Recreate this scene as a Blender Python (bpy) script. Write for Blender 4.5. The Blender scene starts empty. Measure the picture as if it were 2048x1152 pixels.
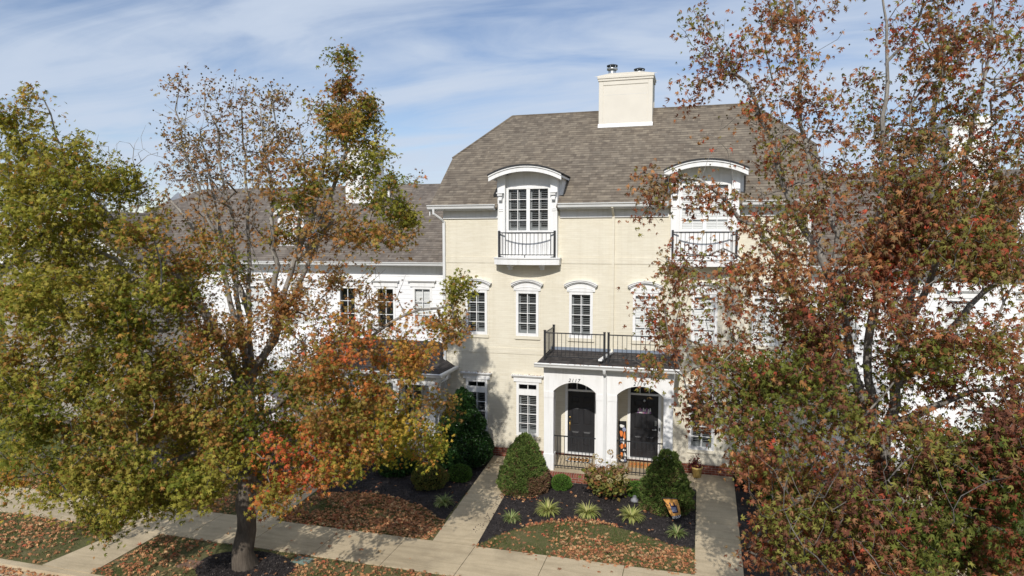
import bpy, bmesh, math, random
import numpy as np
from mathutils import Vector, Matrix, noise
R = math.radians
random.seed(11)
rng = np.random.default_rng(7)
C = bpy.context.scene.collection
scene = bpy.context.scene

# ---------------------------------------------------------------- camera, world, sun, exposure
cam_d = bpy.data.cameras.new('camera')
cam = bpy.data.objects.new('camera', cam_d)
C.objects.link(cam)
cam.location = (0, -21.5, 7.36)
cam.rotation_euler = (R(90 - 4.0), 0, R(15.6))
cam_d.sensor_width = 36
cam_d.lens = 36 * 1330 / 2048
cam_d.clip_end = 3000
scene.camera = cam

SUN = Vector((0.06, -1.0, 0.74)).normalized()
SUN_EL = math.asin(SUN.z)
sd = bpy.data.lights.new('sun', 'SUN')
sd.energy = 4.05
sd.angle = R(0.5)
sd.color = (1.0, 0.955, 0.89)
so = bpy.data.objects.new('sun', sd)
C.objects.link(so)
so.rotation_euler = SUN.to_track_quat('Z', 'Y').to_euler()

scene.view_settings.view_transform = 'Standard'
scene.view_settings.look = 'None'
scene.view_settings.exposure = 0.0
scene.view_settings.gamma = 1.0
scene.view_settings.use_curve_mapping = False
scene.cycles.max_bounces = 6
scene.cycles.transparent_max_bounces = 12
scene.cycles.caustics_reflective = False
scene.cycles.caustics_refractive = False


class NT:
    """small node-tree helper"""
    def __init__(s, tree):
        s.t = tree
        s.t.nodes.clear()

    def n(s, typ, ins=None, **props):
        nd = s.t.nodes.new(typ)
        for k, v in props.items():
            setattr(nd, k, v)
        for k, v in (ins or {}).items():
            if isinstance(v, bpy.types.NodeSocket):
                s.t.links.new(v, nd.inputs[k])
            else:
                nd.inputs[k].default_value = v
        return nd

    def math(s, op, a, b=0.0, c=0.0):
        return s.n('ShaderNodeMath', {0: a, 1: b, 2: c}, operation=op).outputs[0]

    def ramp(s, fac, stops, interp='LINEAR'):
        nd = s.n('ShaderNodeValToRGB', {0: fac})
        cr = nd.color_ramp
        cr.interpolation = interp
        while len(cr.elements) < len(stops):
            cr.elements.new(0.5)
        for e, (p, c) in zip(cr.elements, stops):
            e.position = p
            e.color = (c[0], c[1], c[2], 1) if isinstance(c, (tuple, list)) else (c, c, c, 1)
        return nd.outputs[0]

    def mix(s, fac, a, b, blend='MIX'):
        nd = s.n('ShaderNodeMix', data_type='RGBA', blend_type=blend)
        for k, v in ((0, fac), (6, a), (7, b)):
            if isinstance(v, bpy.types.NodeSocket):
                s.t.links.new(v, nd.inputs[k])
            else:
                nd.inputs[k].default_value = v if k == 0 else (tuple(v) + (1,))[:4]
        return nd.outputs[2]


world = bpy.data.worlds.new('World')
scene.world = world
world.use_nodes = True
w = NT(world.node_tree)
sky = w.n('ShaderNodeTexSky', sky_type='NISHITA', sun_disc=False, sun_elevation=SUN_EL,
          sun_rotation=math.atan2(SUN.x, SUN.y), altitude=200, air_density=1.0, dust_density=0.35, ozone_density=2.0)
tc = w.n('ShaderNodeTexCoord').outputs['Generated']
sx = w.n('ShaderNodeSeparateXYZ', {0: tc})
zc = w.math('MAXIMUM', w.math('ADD', sx.outputs[2], 0.16), 0.05)
px = w.math('DIVIDE', sx.outputs[0], zc)
py = w.math('DIVIDE', sx.outputs[1], zc)
pv = w.n('ShaderNodeCombineXYZ', {0: px, 1: py, 2: 0.0}).outputs[0]
# broad soft sheets, long streaks across them, and fine wisps
mp = w.n('ShaderNodeMapping', {0: pv, 1: (3.1, 9.4, 0.0), 2: (0, 0, R(24)), 3: (0.42, 0.80, 1.0)}).outputs[0]
n1 = w.n('ShaderNodeTexNoise', {'Vector': mp, 'Scale': 1.5, 'Detail': 7.0, 'Roughness': 0.52, 'Distortion': 0.5}).outputs[0]
mp2 = w.n('ShaderNodeMapping', {0: pv, 1: (2.0, 7.0, 0.0), 2: (0, 0, R(34)), 3: (0.55, 1.7, 1.0)}).outputs[0]
n2 = w.n('ShaderNodeTexNoise', {'Vector': mp2, 'Scale': 1.7, 'Detail': 9.0, 'Roughness': 0.56, 'Distortion': 0.9}).outputs[0]
cl = w.math('ADD', w.math('MULTIPLY', n1, 0.55), w.math('MULTIPLY', n2, 0.45))
clf = w.ramp(cl, [(0.40, 0.06), (0.475, 0.48), (0.54, 0.82), (0.63, 0.98)])
SKY_STRENGTH = 0.085
skyc = w.mix(1.0, sky.outputs[0], (1.42, 1.33, 1.36), 'MULTIPLY')
col = w.mix(clf, skyc, (7.0, 8.0, 9.6))
bg = w.n('ShaderNodeBackground', {0: col, 1: SKY_STRENGTH})
wo = w.n('ShaderNodeOutputWorld')
world.node_tree.links.new(bg.outputs[0], wo.inputs[0])

# ---------------------------------------------------------------- materials


def material(name, fn):
    m = bpy.data.materials.new(name)
    m.use_nodes = True
    t = NT(m.node_tree)
    sh = fn(t)
    out = t.n('ShaderNodeOutputMaterial')
    m.node_tree.links.new(sh, out.inputs[0])
    return m


def bsdf(t, col, rough=0.6, bump=None, spec=0.4, metal=0.0, bdist=0.01, bstr=0.5):
    ins = {'Base Color': col if isinstance(col, bpy.types.NodeSocket) else tuple(col) + (1,),
           'Roughness': rough, 'Specular IOR Level': spec, 'Metallic': metal}
    if bump is not None:
        ins['Normal'] = t.n('ShaderNodeBump', {'Height': bump, 'Distance': bdist, 'Strength': bstr}).outputs[0]
    return t.n('ShaderNodeBsdfPrincipled', ins).outputs[0]


def objc(t):
    return t.n('ShaderNodeTexCoord').outputs['Object']


def noise_n(t, vec, scale, detail=4.0, rough=0.55, dist=0.0):
    return t.n('ShaderNodeTexNoise', {'Vector': vec, 'Scale': scale, 'Detail': detail, 'Roughness': rough, 'Distortion': dist}).outputs[0]


def plain(name, colr, rough=0.5, var=0.10, scale=3.0, spec=0.4, metal=0.0, bump=0.0):
    def fn(t):
        o = objc(t)
        nz = noise_n(t, o, scale, 5.0)
        c0 = tuple(c * (1 - var) for c in colr)
        c1 = tuple(min(1, c * (1 + var)) for c in colr)
        c = t.ramp(nz, [(0.3, c0), (0.7, c1)])
        return bsdf(t, c, rough, noise_n(t, o, 40.0) if bump else None, spec, metal, 0.004, bump)
    return material(name, fn)


def wallcoord(t, mode):
    """(u, v) over a wall or roof: mode x: along x, y: along y, both with z scaled for the slope"""
    s = t.n('ShaderNodeSeparateXYZ', {0: objc(t)})
    return s


def paintbrick(name, colr):
    def fn(t):
        s = t.n('ShaderNodeSeparateXYZ', {0: objc(t)})
        u = t.math('ADD', s.outputs[0], s.outputs[1])
        v = t.n('ShaderNodeCombineXYZ', {0: u, 1: s.outputs[2], 2: 0.0}).outputs[0]
        br = t.n('ShaderNodeTexBrick', {'Vector': v, 'Scale': 1.0, 'Mortar Size': 0.006, 'Mortar Smooth': 0.5, 'Bias': 0.0,
                                        'Brick Width': 0.205, 'Row Height': 0.068,
                                        'Color1': (1, 1, 1, 1), 'Color2': (0.965, 0.96, 0.955, 1), 'Mortar': (0.93, 0.927, 0.92, 1)})
        o = objc(t)
        big = t.ramp(noise_n(t, o, 0.5, 6.0, 0.6), [(0.3, (0.93, 0.925, 0.91)), (0.7, (1.0, 1.0, 1.0))])
        # long thin weathering streaks of the whitewashed courses
        st = t.n('ShaderNodeMapping', {0: o, 3: (1.2, 1.2, 14.0)}).outputs[0]
        streak = t.ramp(noise_n(t, st, 1.4, 4.0), [(0.40, (0.945, 0.935, 0.915)), (0.60, (1, 1, 1))])
        c = t.mix(1.0, tuple(colr), br.outputs[0], 'MULTIPLY')
        c = t.mix(1.0, c, big, 'MULTIPLY')
        c = t.mix(1.0, c, streak, 'MULTIPLY')
        vs = t.n('ShaderNodeMapping', {0: o, 3: (3.5, 3.5, 0.22)}).outputs[0]
        c = t.mix(0.4, c, t.ramp(noise_n(t, vs, 1.6, 6.0, 0.6), [(0.34, (0.90, 0.885, 0.855)), (0.52, (1, 1, 1))]), 'MULTIPLY')
        h = t.math('ADD', t.math('MULTIPLY', br.outputs[1], -1.0), t.math('MULTIPLY', noise_n(t, o, 30.0), 0.5))
        return bsdf(t, c, 0.65, h, 0.3, 0.0, 0.005, 0.40)
    return material(name, fn)


def redbrick(name, soldier=False):
    def fn(t):
        s = t.n('ShaderNodeSeparateXYZ', {0: objc(t)})
        u = s.outputs[0] if soldier else t.math('ADD', s.outputs[0], s.outputs[1])
        vv = t.math('ADD', s.outputs[2], s.outputs[1]) if soldier else s.outputs[2]
        v = t.n('ShaderNodeCombineXYZ', {0: u, 1: vv, 2: 0.0}).outputs[0]
        br = t.n('ShaderNodeTexBrick', {'Vector': v, 'Scale': 1.0, 'Mortar Size': 0.006, 'Mortar Smooth': 0.2, 'Bias': 0.0,
                                        'Brick Width': 0.075 if soldier else 0.21, 'Row Height': 0.6 if soldier else 0.075,
                                        'Color1': (0.27, 0.085, 0.052, 1), 'Color2': (0.17, 0.052, 0.036, 1), 'Mortar': (0.38, 0.33, 0.27, 1)})
        nz = t.ramp(noise_n(t, objc(t), 9.0, 5.0), [(0.3, (0.75, 0.75, 0.75)), (0.7, (1.15, 1.1, 1.1))])
        c = t.mix(1.0, br.outputs[0], nz, 'MULTIPLY')
        return bsdf(t, c, 0.8, t.math('MULTIPLY', br.outputs[1], -1.0), 0.2, 0.0, 0.008, 0.7)
    return material(name, fn)


def shingle(name, axis, slope, dark, light):
    """asphalt shingles; courses follow the slope, tabs run along the axis"""
    def fn(t):
        s = t.n('ShaderNodeSeparateXYZ', {0: objc(t)})
        vv = t.math('DIVIDE', s.outputs[2], math.sin(slope))
        v = t.n('ShaderNodeCombineXYZ', {0: s.outputs[axis], 1: vv, 2: 0.0}).outputs[0]
        dn = noise_n(t, v, 1.3, 2.0)
        v2 = t.n('ShaderNodeVectorMath', {0: v, 1: t.n('ShaderNodeCombineXYZ', {0: 0.0, 1: t.math('MULTIPLY', dn, 0.03), 2: 0.0}).outputs[0]}, operation='ADD').outputs[0]
        def tabs(wd, off, c1, c2, bias):
            return t.n('ShaderNodeTexBrick', {'Vector': v2, 'Scale': 1.0, 'Mortar Size': 0.0, 'Mortar Smooth': 0.0, 'Bias': bias,
                                              'Brick Width': wd, 'Row Height': 0.145, 'Color1': tuple(c1) + (1,), 'Color2': tuple(c2) + (1,), 'Mortar': tuple(c1) + (1,)}, offset=off)
        br = tabs(0.22, 0.37, light, dark, 0.0)
        br2 = tabs(0.135, 0.61, (1.14, 1.13, 1.10), (0.74, 0.74, 0.75), -0.1)
        br3 = tabs(0.27, 0.23, (1.0, 1.0, 1.0), (0.0, 0.0, 0.0), 0.1)
        c = t.mix(0.85, br.outputs[0], br2.outputs[0], 'MULTIPLY')
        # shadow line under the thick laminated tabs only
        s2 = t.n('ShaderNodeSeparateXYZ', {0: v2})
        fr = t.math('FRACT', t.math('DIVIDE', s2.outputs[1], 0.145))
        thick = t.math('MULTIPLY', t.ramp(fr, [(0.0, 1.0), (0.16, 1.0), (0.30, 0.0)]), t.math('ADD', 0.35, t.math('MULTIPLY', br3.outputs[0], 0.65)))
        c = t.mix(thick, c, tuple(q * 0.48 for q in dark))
        gr = t.ramp(noise_n(t, objc(t), 90.0, 2.0), [(0.3, (0.8, 0.8, 0.8)), (0.7, (1.2, 1.2, 1.2))])
        c = t.mix(0.7, c, gr, 'MULTIPLY')
        pt = t.ramp(noise_n(t, objc(t), 0.45, 5.0), [(0.3, (0.93, 0.93, 0.94)), (0.7, (1.05, 1.04, 1.03))])
        c = t.mix(1.0, c, pt, 'MULTIPLY')
        saw = t.math('FRACT', t.math('DIVIDE', vv, 0.145))
        h = t.math('MULTIPLY', saw, -0.8)
        return bsdf(t, c, 0.9, h, 0.15, 0.0, 0.02, 0.45)
    return material(name, fn)


def siding(name, colr, pitch=0.16):
    def fn(t):
        s = t.n('ShaderNodeSeparateXYZ', {0: objc(t)})
        f = t.math('FRACT', t.math('DIVIDE', s.outputs[2], pitch))
        line = t.ramp(f, [(0.0, 0.55), (0.05, 1.0), (1.0, 1.0)])
        nz = t.ramp(noise_n(t, objc(t), 0.7, 5.0), [(0.3, (0.93, 0.93, 0.93)), (0.7, (1, 1, 1))])
        c = t.mix(1.0, tuple(colr), line, 'MULTIPLY')
        c = t.mix(1.0, c, nz, 'MULTIPLY')
        return bsdf(t, c, 0.5, t.math('MULTIPLY', f, -1.0), 0.3, 0.0, 0.02, 0.6)
    return material(name, fn)


def trim(name, colr):
    def fn(t):
        o = objc(t)
        vs = t.n('ShaderNodeMapping', {0: o, 3: (6.0, 6.0, 0.5)}).outputs[0]
        a = t.ramp(noise_n(t, vs, 1.5, 6.0, 0.6), [(0.32, (0.90, 0.895, 0.88)), (0.52, (1, 1, 1))])
        b = t.ramp(noise_n(t, o, 1.1, 5.0), [(0.3, (0.95, 0.95, 0.95)), (0.7, (1, 1, 1))])
        c = t.mix(1.0, t.mix(1.0, tuple(colr), a, 'MULTIPLY'), b, 'MULTIPLY')
        return bsdf(t, c, 0.5, noise_n(t, o, 25.0), 0.35, 0.0, 0.002, 0.4)
    return material(name, fn)


def concrete(name, colr):
    def fn(t):
        o = objc(t)
        a = t.ramp(noise_n(t, o, 0.7, 8.0, 0.62, 0.4), [(0.32, tuple(c * 0.74 for c in colr)), (0.52, colr), (0.72, tuple(c * 1.12 for c in colr))])
        b = t.ramp(noise_n(t, o, 45.0, 3.0), [(0.3, (0.86, 0.86, 0.86)), (0.7, (1.08, 1.08, 1.08))])
        c = t.mix(1.0, a, b, 'MULTIPLY')
        st = t.n('ShaderNodeMapping', {0: o, 3: (0.5, 4.0, 1.0)}).outputs[0]
        d = t.ramp(noise_n(t, st, 1.7, 5.0, 0.6, 0.6), [(0.36, (0.80, 0.79, 0.77)), (0.56, (1, 1, 1))])
        c = t.mix(0.75, c, d, 'MULTIPLY')
        return bsdf(t, c, 0.85, noise_n(t, o, 70.0), 0.25, 0.0, 0.003, 0.5)
    return material(name, fn)


def ground_mat(name, stops, s1=3.0, s2=30.0, bd=0.03):
    def fn(t):
        o = objc(t)
        mixed = t.math('ADD', t.math('MULTIPLY', noise_n(t, o, s1, 6.0, 0.6), 0.5), t.math('MULTIPLY', noise_n(t, o, s2, 4.0, 0.6), 0.5))
        c = t.ramp(mixed, stops)
        return bsdf(t, c, 0.95, noise_n(t, o, s2, 5.0, 0.7), 0.1, 0.0, bd, 0.9)
    return material(name, fn)


def attr_leaf(name, trans=0.40, rough=0.65, spec=0.10, varscale=0.0):
    def fn(t):
        a = t.n('ShaderNodeAttribute', attribute_name='col').outputs[0]
        p = bsdf(t, a, rough, None, spec)
        tc_ = t.mix(1.0, a, (1.25, 1.15, 0.60), 'MULTIPLY')
        tr = t.n('ShaderNodeBsdfTranslucent', {0: tc_}).outputs[0]
        return t.n('ShaderNodeMixShader', {0: trans, 1: p, 2: tr}).outputs[0]
    return material(name, fn)


def bark(name, dark, light):
    def fn(t):
        o = objc(t)
        st = t.n('ShaderNodeMapping', {0: o, 3: (9.0, 9.0, 1.6)}).outputs[0]
        a = noise_n(t, st, 2.4, 7.0, 0.65, 0.5)
        b = noise_n(t, o, 2.2, 4.0)
        c = t.mix(0.5, t.ramp(a, [(0.35, dark), (0.65, light)]), t.ramp(b, [(0.35, dark), (0.7, light)]))
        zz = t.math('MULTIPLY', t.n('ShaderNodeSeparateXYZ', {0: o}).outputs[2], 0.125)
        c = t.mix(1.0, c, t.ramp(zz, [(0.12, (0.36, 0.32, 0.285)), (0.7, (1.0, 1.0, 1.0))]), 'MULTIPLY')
        return bsdf(t, c, 0.9, a, 0.15, 0.0, 0.03, 0.9)
    return material(name, fn)


def glass(name, tint=(0.75, 0.82, 0.88)):
    def fn(t):
        tr = t.n('ShaderNodeBsdfTransparent', {0: tuple(tint) + (1,)}).outputs[0]
        gl = t.n('ShaderNodeBsdfGlossy', {0: (1, 1, 1, 1), 'Roughness': 0.03}).outputs[0]
        fr = t.math('ADD', t.math('MULTIPLY', t.n('ShaderNodeFresnel', {0: 1.5}).outputs[0], 0.9), 0.0)
        return t.n('ShaderNodeMixShader', {0: fr, 1: tr, 2: gl}).outputs[0]
    return material(name, fn)


M = dict(
    cream=paintbrick('cream_painted_brick', (0.740, 0.695, 0.575)),
    creamflat=plain('cream_stucco', (0.665, 0.625, 0.545), 0.7, 0.035, 1.5, 0.2, 0, 0.25),
    white=trim('white_trim_paint', (0.80, 0.80, 0.79)),
    greywhite=plain('weathered_white_gutter', (0.66, 0.665, 0.655), 0.4, 0.07, 2.0),
    brick=redbrick('red_brick'), rowlock=redbrick('red_brick_rowlock', True),
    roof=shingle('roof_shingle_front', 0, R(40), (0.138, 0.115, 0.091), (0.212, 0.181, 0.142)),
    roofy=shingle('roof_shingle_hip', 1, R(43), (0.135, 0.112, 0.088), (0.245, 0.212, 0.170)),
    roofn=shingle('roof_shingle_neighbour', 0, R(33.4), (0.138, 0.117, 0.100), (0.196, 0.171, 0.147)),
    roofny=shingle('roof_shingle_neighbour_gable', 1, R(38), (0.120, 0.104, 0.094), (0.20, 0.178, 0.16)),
    darkroof=shingle('porch_roof_shingle', 0, R(7), (0.045, 0.041, 0.041), (0.085, 0.077, 0.074)),
    blackmetal=plain('black_painted_metal', (0.022, 0.023, 0.026), 0.4, 0.15, 5.0, 0.5),
    blackroof=plain('black_drip_edge', (0.03, 0.03, 0.032), 0.7, 0.2, 6.0),
    flashing=plain('blue_grey_flashing', (0.20, 0.235, 0.29), 0.5, 0.1, 2.0),
    door=plain('black_door_paint', (0.020, 0.020, 0.022), 0.42, 0.15, 4.0, 0.35),
    glass=glass('window_glass', (0.80, 0.82, 0.83)),
    glassclear=glass('clear_window_glass', (0.96, 0.97, 0.97)),
    dark=plain('dark_room_backing', (0.028, 0.029, 0.031), 0.9, 0.1, 2.0, 0.1),  # backing sheet; the darkness of the unlit room is put into its colour
    blind=plain('white_shutter', (0.38, 0.39, 0.39), 0.5, 0.03, 2.0),
    blindw=plain('white_closed_blind', (0.78, 0.79, 0.79), 0.5, 0.03, 2.0),
    steel=plain('galvanised_steel', (0.55, 0.57, 0.58), 0.3, 0.12, 6.0, 0.5, 0.9),
    brass=plain('brass', (0.62, 0.42, 0.16), 0.3, 0.1, 8.0, 0.5, 1.0),
    siding=siding('white_siding', (0.80, 0.805, 0.81)),
    taupe=siding('taupe_siding', (0.33, 0.30, 0.26)),
    concrete=concrete('pavement_concrete', (0.50, 0.41, 0.275)),
    porchfloor=concrete('porch_floor_concrete', (0.56, 0.465, 0.32)),
    asphalt=ground_mat('asphalt', [(0.3, (0.040, 0.040, 0.042)), (0.7, (0.075, 0.073, 0.070))], 1.5, 60.0, 0.006),
    mulch=ground_mat('dark_mulch', [(0.34, (0.018, 0.015, 0.015)), (0.55, (0.048, 0.042, 0.041)), (0.72, (0.095, 0.082, 0.076))], 5.0, 48.0, 0.04),
    soil=ground_mat('thin_lawn_soil', [(0.35, (0.075, 0.095, 0.032)), (0.52, (0.125, 0.115, 0.052)), (0.70, (0.24, 0.18, 0.11))], 1.6, 26.0, 0.02),
    field=ground_mat('far_grass', [(0.35, (0.05, 0.075, 0.022)), (0.65, (0.12, 0.12, 0.05))], 0.6, 14.0, 0.03),
    leaf=attr_leaf('autumn_leaf'), litter=attr_leaf('fallen_leaf', 0.15, 0.7, 0.1),
    needle=attr_leaf('evergreen_foliage', 0.15, 0.6, 0.2), holly=attr_leaf('holly_leaf', 0.12, 0.28, 0.5),
    blade=attr_leaf('grass_blade', 0.25, 0.5, 0.2),
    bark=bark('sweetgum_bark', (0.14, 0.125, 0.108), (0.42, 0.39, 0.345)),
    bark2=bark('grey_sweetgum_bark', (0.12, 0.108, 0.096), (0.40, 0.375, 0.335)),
    core=plain('shrub_dark_core', (0.020, 0.024, 0.010), 0.95, 0.3, 8.0, 0.05),  # near-black filler; the shade deep in the foliage is in its colour
    ball=plain('seed_ball', (0.075, 0.060, 0.030), 0.8, 0.3, 20.0, 0.1),
    pot=plain('yellow_glazed_clay', (0.50, 0.36, 0.12), 0.45, 0.15, 4.0),
    soildark=plain('potting_soil', (0.03, 0.022, 0.016), 0.95, 0.3, 30.0, 0.05),
    orange=plain('orange_print', (0.62, 0.17, 0.03), 0.6, 0.15, 12.0),
    flagorange=plain('orange_flag_cloth', (0.68, 0.34, 0.10), 0.8, 0.08, 6.0, 0.1),
    flagdark=plain('dark_print', (0.055, 0.045, 0.075), 0.8, 0.3, 9.0, 0.1),
    flaggrey=plain('grey_blue_print', (0.24, 0.26, 0.36), 0.8, 0.3, 14.0, 0.1),
    purple=plain('purple_print', (0.30, 0.16, 0.33), 0.7, 0.2, 20.0),
    pink=plain('pink_print', (0.50, 0.24, 0.34), 0.7, 0.2, 20.0),
    mattan=plain('coir_mat', (0.48, 0.26, 0.10), 0.95, 0.25, 25.0, 0.05, 0, 0.8),
    matblack=plain('black_mat', (0.02, 0.02, 0.02), 0.9, 0.2, 20.0, 0.1),
    matwhite=plain('white_mat', (0.68, 0.67, 0.64), 0.9, 0.08, 20.0, 0.1),
    lidgreen=plain('green_plastic_lid', (0.16, 0.22, 0.19), 0.5, 0.12, 5.0),
    lidbrown=plain('rusty_lid', (0.20, 0.12, 0.085), 0.7, 0.2, 9.0),
    stone=plain('pale_stone', (0.24, 0.245, 0.26), 0.7, 0.25, 18.0, 0.2, 0, 0.6),
)

# ---------------------------------------------------------------- mesh builder


class MB:
    def __init__(s):
        s.v, s.f, s.m = [], [], []

    def face(s, pts, mi=0):
        i = len(s.v)
        s.v.extend([tuple(p) for p in pts])
        s.f.append(tuple(range(i, i + len(pts))))
        s.m.append(mi)

    def box(s, x0, x1, y0, y1, z0, z1, mi=0):
        i = len(s.v)
        s.v.extend([(x0, y0, z0), (x1, y0, z0), (x1, y1, z0), (x0, y1, z0), (x0, y0, z1), (x1, y0, z1), (x1, y1, z1), (x0, y1, z1)])
        for q in ((0, 1, 5, 4), (1, 2, 6, 5), (2, 3, 7, 6), (3, 0, 4, 7), (4, 5, 6, 7), (3, 2, 1, 0)):
            s.f.append(tuple(i + k for k in q))
            s.m.append(mi)
        return s

    def prism(s, poly, axis, a0, a1, mi=0, caps=True):
        """extrude a 2D polygon along an axis; poly is (x,z) for axis y, (y,z) for axis x, (x,y) for axis z"""
        def P(p, a):
            return (p[0], a, p[1]) if axis == 'y' else ((a, p[0], p[1]) if axis == 'x' else (p[0], p[1], a))
        n = len(poly)
        i = len(s.v)
        s.v.extend([P(p, a0) for p in poly] + [P(p, a1) for p in poly])
        for k in range(n):
            s.f.append((i + k, i + (k + 1) % n, i + n + (k + 1) % n, i + n + k))
            s.m.append(mi)
        if caps:
            s.f.append(tuple(i + k for k in range(n)))
            s.f.append(tuple(i + n + k for k in reversed(range(n))))
            s.m.extend([mi, mi])
        return s

    def band(s, lo, hi, y0, y1, mi=0):
        """solid strip between two (x,z) polylines, from y0 to y1"""
        n = len(lo)
        for k in range(n - 1):
            s.prism([lo[k], lo[k + 1], hi[k + 1], hi[k]], 'y', y0, y1, mi)
        return s

    def tube(s, pts, r, n=8, mi=0, cap=True):
        pts = [Vector(p) for p in pts]
        rr = r if isinstance(r, (list, tuple)) else [r] * len(pts)
        i0 = len(s.v)
        up = None
        for k, p in enumerate(pts):
            d = (pts[min(k + 1, len(pts) - 1)] - pts[max(k - 1, 0)]).normalized()
            if up is None:
                up = d.orthogonal().normalized()
            up = (up - d * up.dot(d))
            up = up.normalized() if up.length > 1e-6 else d.orthogonal().normalized()
            sd_ = d.cross(up)
            for a in range(n):
                t = 2 * math.pi * a / n
                s.v.append(tuple(p + (up * math.cos(t) + sd_ * math.sin(t)) * rr[k]))
        for k in range(len(pts) - 1):
            for a in range(n):
                b = (a + 1) % n
                s.f.append((i0 + k * n + a, i0 + k * n + b, i0 + (k + 1) * n + b, i0 + (k + 1) * n + a))
                s.m.append(mi)
        if cap:
            s.f.append(tuple(i0 + a for a in reversed(range(n))))
            e = i0 + (len(pts) - 1) * n
            s.f.append(tuple(e + a for a in range(n)))
            s.m.extend([mi, mi])
        return s

    def lathe(s, prof, cx, cy, n=20, mi=0):
        i0 = len(s.v)
        for r, z in prof:
            for a in range(n):
                t = 2 * math.pi * a / n
                s.v.append((cx + r * math.cos(t), cy + r * math.sin(t), z))
        for k in range(len(prof) - 1):
            for a in range(n):
                b = (a + 1) % n
                s.f.append((i0 + k * n + a, i0 + k * n + b, i0 + (k + 1) * n + b, i0 + (k + 1) * n + a))
                s.m.append(mi)
        s.f.append(tuple(i0 + a for a in reversed(range(n))))
        e = i0 + (len(prof) - 1) * n
        s.f.append(tuple(e + a for a in range(n)))
        s.m.extend([mi, mi])
        return s

    def build(s, name, mats, parent=None, smooth=False, bevel=0.0):
        me = bpy.data.meshes.new(name)
        me.from_pydata(s.v, [], s.f)
        mats = mats if isinstance(mats, (list, tuple)) else [mats]
        for m in mats:
            me.materials.append(M[m] if isinstance(m, str) else m)
        if len(mats) > 1:
            me.polygons.foreach_set('material_index', s.m)
        if smooth:
            me.polygons.foreach_set('use_smooth', [True] * len(s.f))
        me.update()
        o = bpy.data.objects.new(name, me)
        C.objects.link(o)
        if parent is not None:
            o.parent = parent
        if bevel:
            b = o.modifiers.new('bevel', 'BEVEL')
            b.width = bevel
            b.segments = 2
            b.limit_method = 'ANGLE'
        return o


def tag(o, label=None, cat=None, group=None, kind=None):
    for k, v in (('label', label), ('category', cat), ('group', group), ('kind', kind)):
        if v:
            o[k] = v
    return o


def thing(name, label, cat, group=None):
    o = bpy.data.objects.new(name, None)
    o.empty_display_size = 0.2
    C.objects.link(o)
    return tag(o, label, cat, group)


def array_mesh(name, verts, tris, mat, parent=None, cols=None, smooth=False):
    """numpy verts (n,3), tris (m,3), per-vertex colours"""
    me = bpy.data.meshes.new(name)
    nv, nt = len(verts), len(tris)
    me.vertices.add(nv)
    me.vertices.foreach_set('co', np.ascontiguousarray(verts, dtype=np.float32).ravel())
    me.loops.add(nt * 3)
    me.loops.foreach_set('vertex_index', np.ascontiguousarray(tris, dtype=np.int32).ravel())
    me.polygons.add(nt)
    me.polygons.foreach_set('loop_start', np.arange(0, nt * 3, 3, dtype=np.int32))
    if smooth:
        me.polygons.foreach_set('use_smooth', np.ones(nt, dtype=bool))
    me.update(calc_edges=True)
    if cols is not None:
        a = me.attributes.new('col', 'FLOAT_COLOR', 'POINT')
        c4 = np.ones((nv, 4), dtype=np.float32)
        c4[:, :3] = cols
        a.data.foreach_set('color', c4.ravel())
    me.materials.append(M[mat] if isinstance(mat, str) else mat)
    o = bpy.data.objects.new(name, me)
    C.objects.link(o)
    if parent is not None:
        o.parent = parent
    return o

# ---------------------------------------------------------------- the setting: ground, road, pavement, beds


def sheet(name, poly, z, mat, kind='structure'):
    mb = MB()
    mb.face([(p[0], p[1], z) for p in poly])
    return tag(mb.build(name, mat), kind=kind)


def rect(x0, x1, y0, y1):
    return [(x0, y0), (x1, y0), (x1, y1), (x0, y1)]


gr = MB()
gr.face([(-600, -10.3, -0.012), (600, -10.3, -0.012), (600, 900, -0.012), (-600, 900, -0.012)])
gr.face([(-600, -300, -0.012), (600, -300, -0.012), (600, -19.4, -0.012), (-600, -19.4, -0.012)])
tag(gr.build('ground', 'field'), kind='structure')
sheet('lawn', rect(-45, 45, -10.25, -4.2), -0.006, 'soil')
sheet('road', rect(-200, 200, -19.5, -10.68), -0.10, 'asphalt')
kb = MB()
kb.box(-200, 200, -10.42, -10.25, -0.2, 0.0)
kb.prism([(-10.70, -0.2), (-10.42, -0.2), (-10.42, -0.085), (-10.70, -0.095)], 'x', -200, 200)
tag(kb.build('kerb', 'concrete'), kind='structure')


def slabs(name, x0, x1, y0, y1, joints, axis, z=0.0):
    """a concrete walk poured in bays with open joints"""
    mb = MB()
    g = 0.006
    js = [(x0 if axis == 'x' else y0)] + [j for j in joints if (x0 if axis == 'x' else y0) < j < (x1 if axis == 'x' else y1)] + [(x1 if axis == 'x' else y1)]
    for a, b in zip(js[:-1], js[1:]):
        if axis == 'x':
            mb.box(a + g, b - g, y0, y1, -0.1, z)
        else:
            mb.box(x0, x1, a + g, b - g, -0.1, z)
    return tag(mb.build(name, 'concrete', bevel=0.006), kind='structure')


slabs('pavement', -45, 45, -8.20, -6.72, [-5.05 + 1.79 * k for k in range(-23, 29)], 'x', 0.018)


def skew_path(name, pts_l, pts_r, joints, z=0.014):
    mb = MB()
    ys = sorted([pts_l[0][1], pts_l[1][1]] + joints)

    def xat(p, y):
        t = (y - p[0][1]) / (p[1][1] - p[0][1])
        return p[0][0] + t * (p[1][0] - p[0][0])
    for a, b in zip(ys[:-1], ys[1:]):
        a2, b2 = a + 0.006, b - 0.006
        mb.prism([(xat(pts_l, a2), a2), (xat(pts_r, a2), a2), (xat(pts_r, b2), b2), (xat(pts_l, b2), b2)], 'z', -0.1, z)
    return tag(mb.build(name, 'concrete', bevel=0.006), kind='structure')


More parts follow.
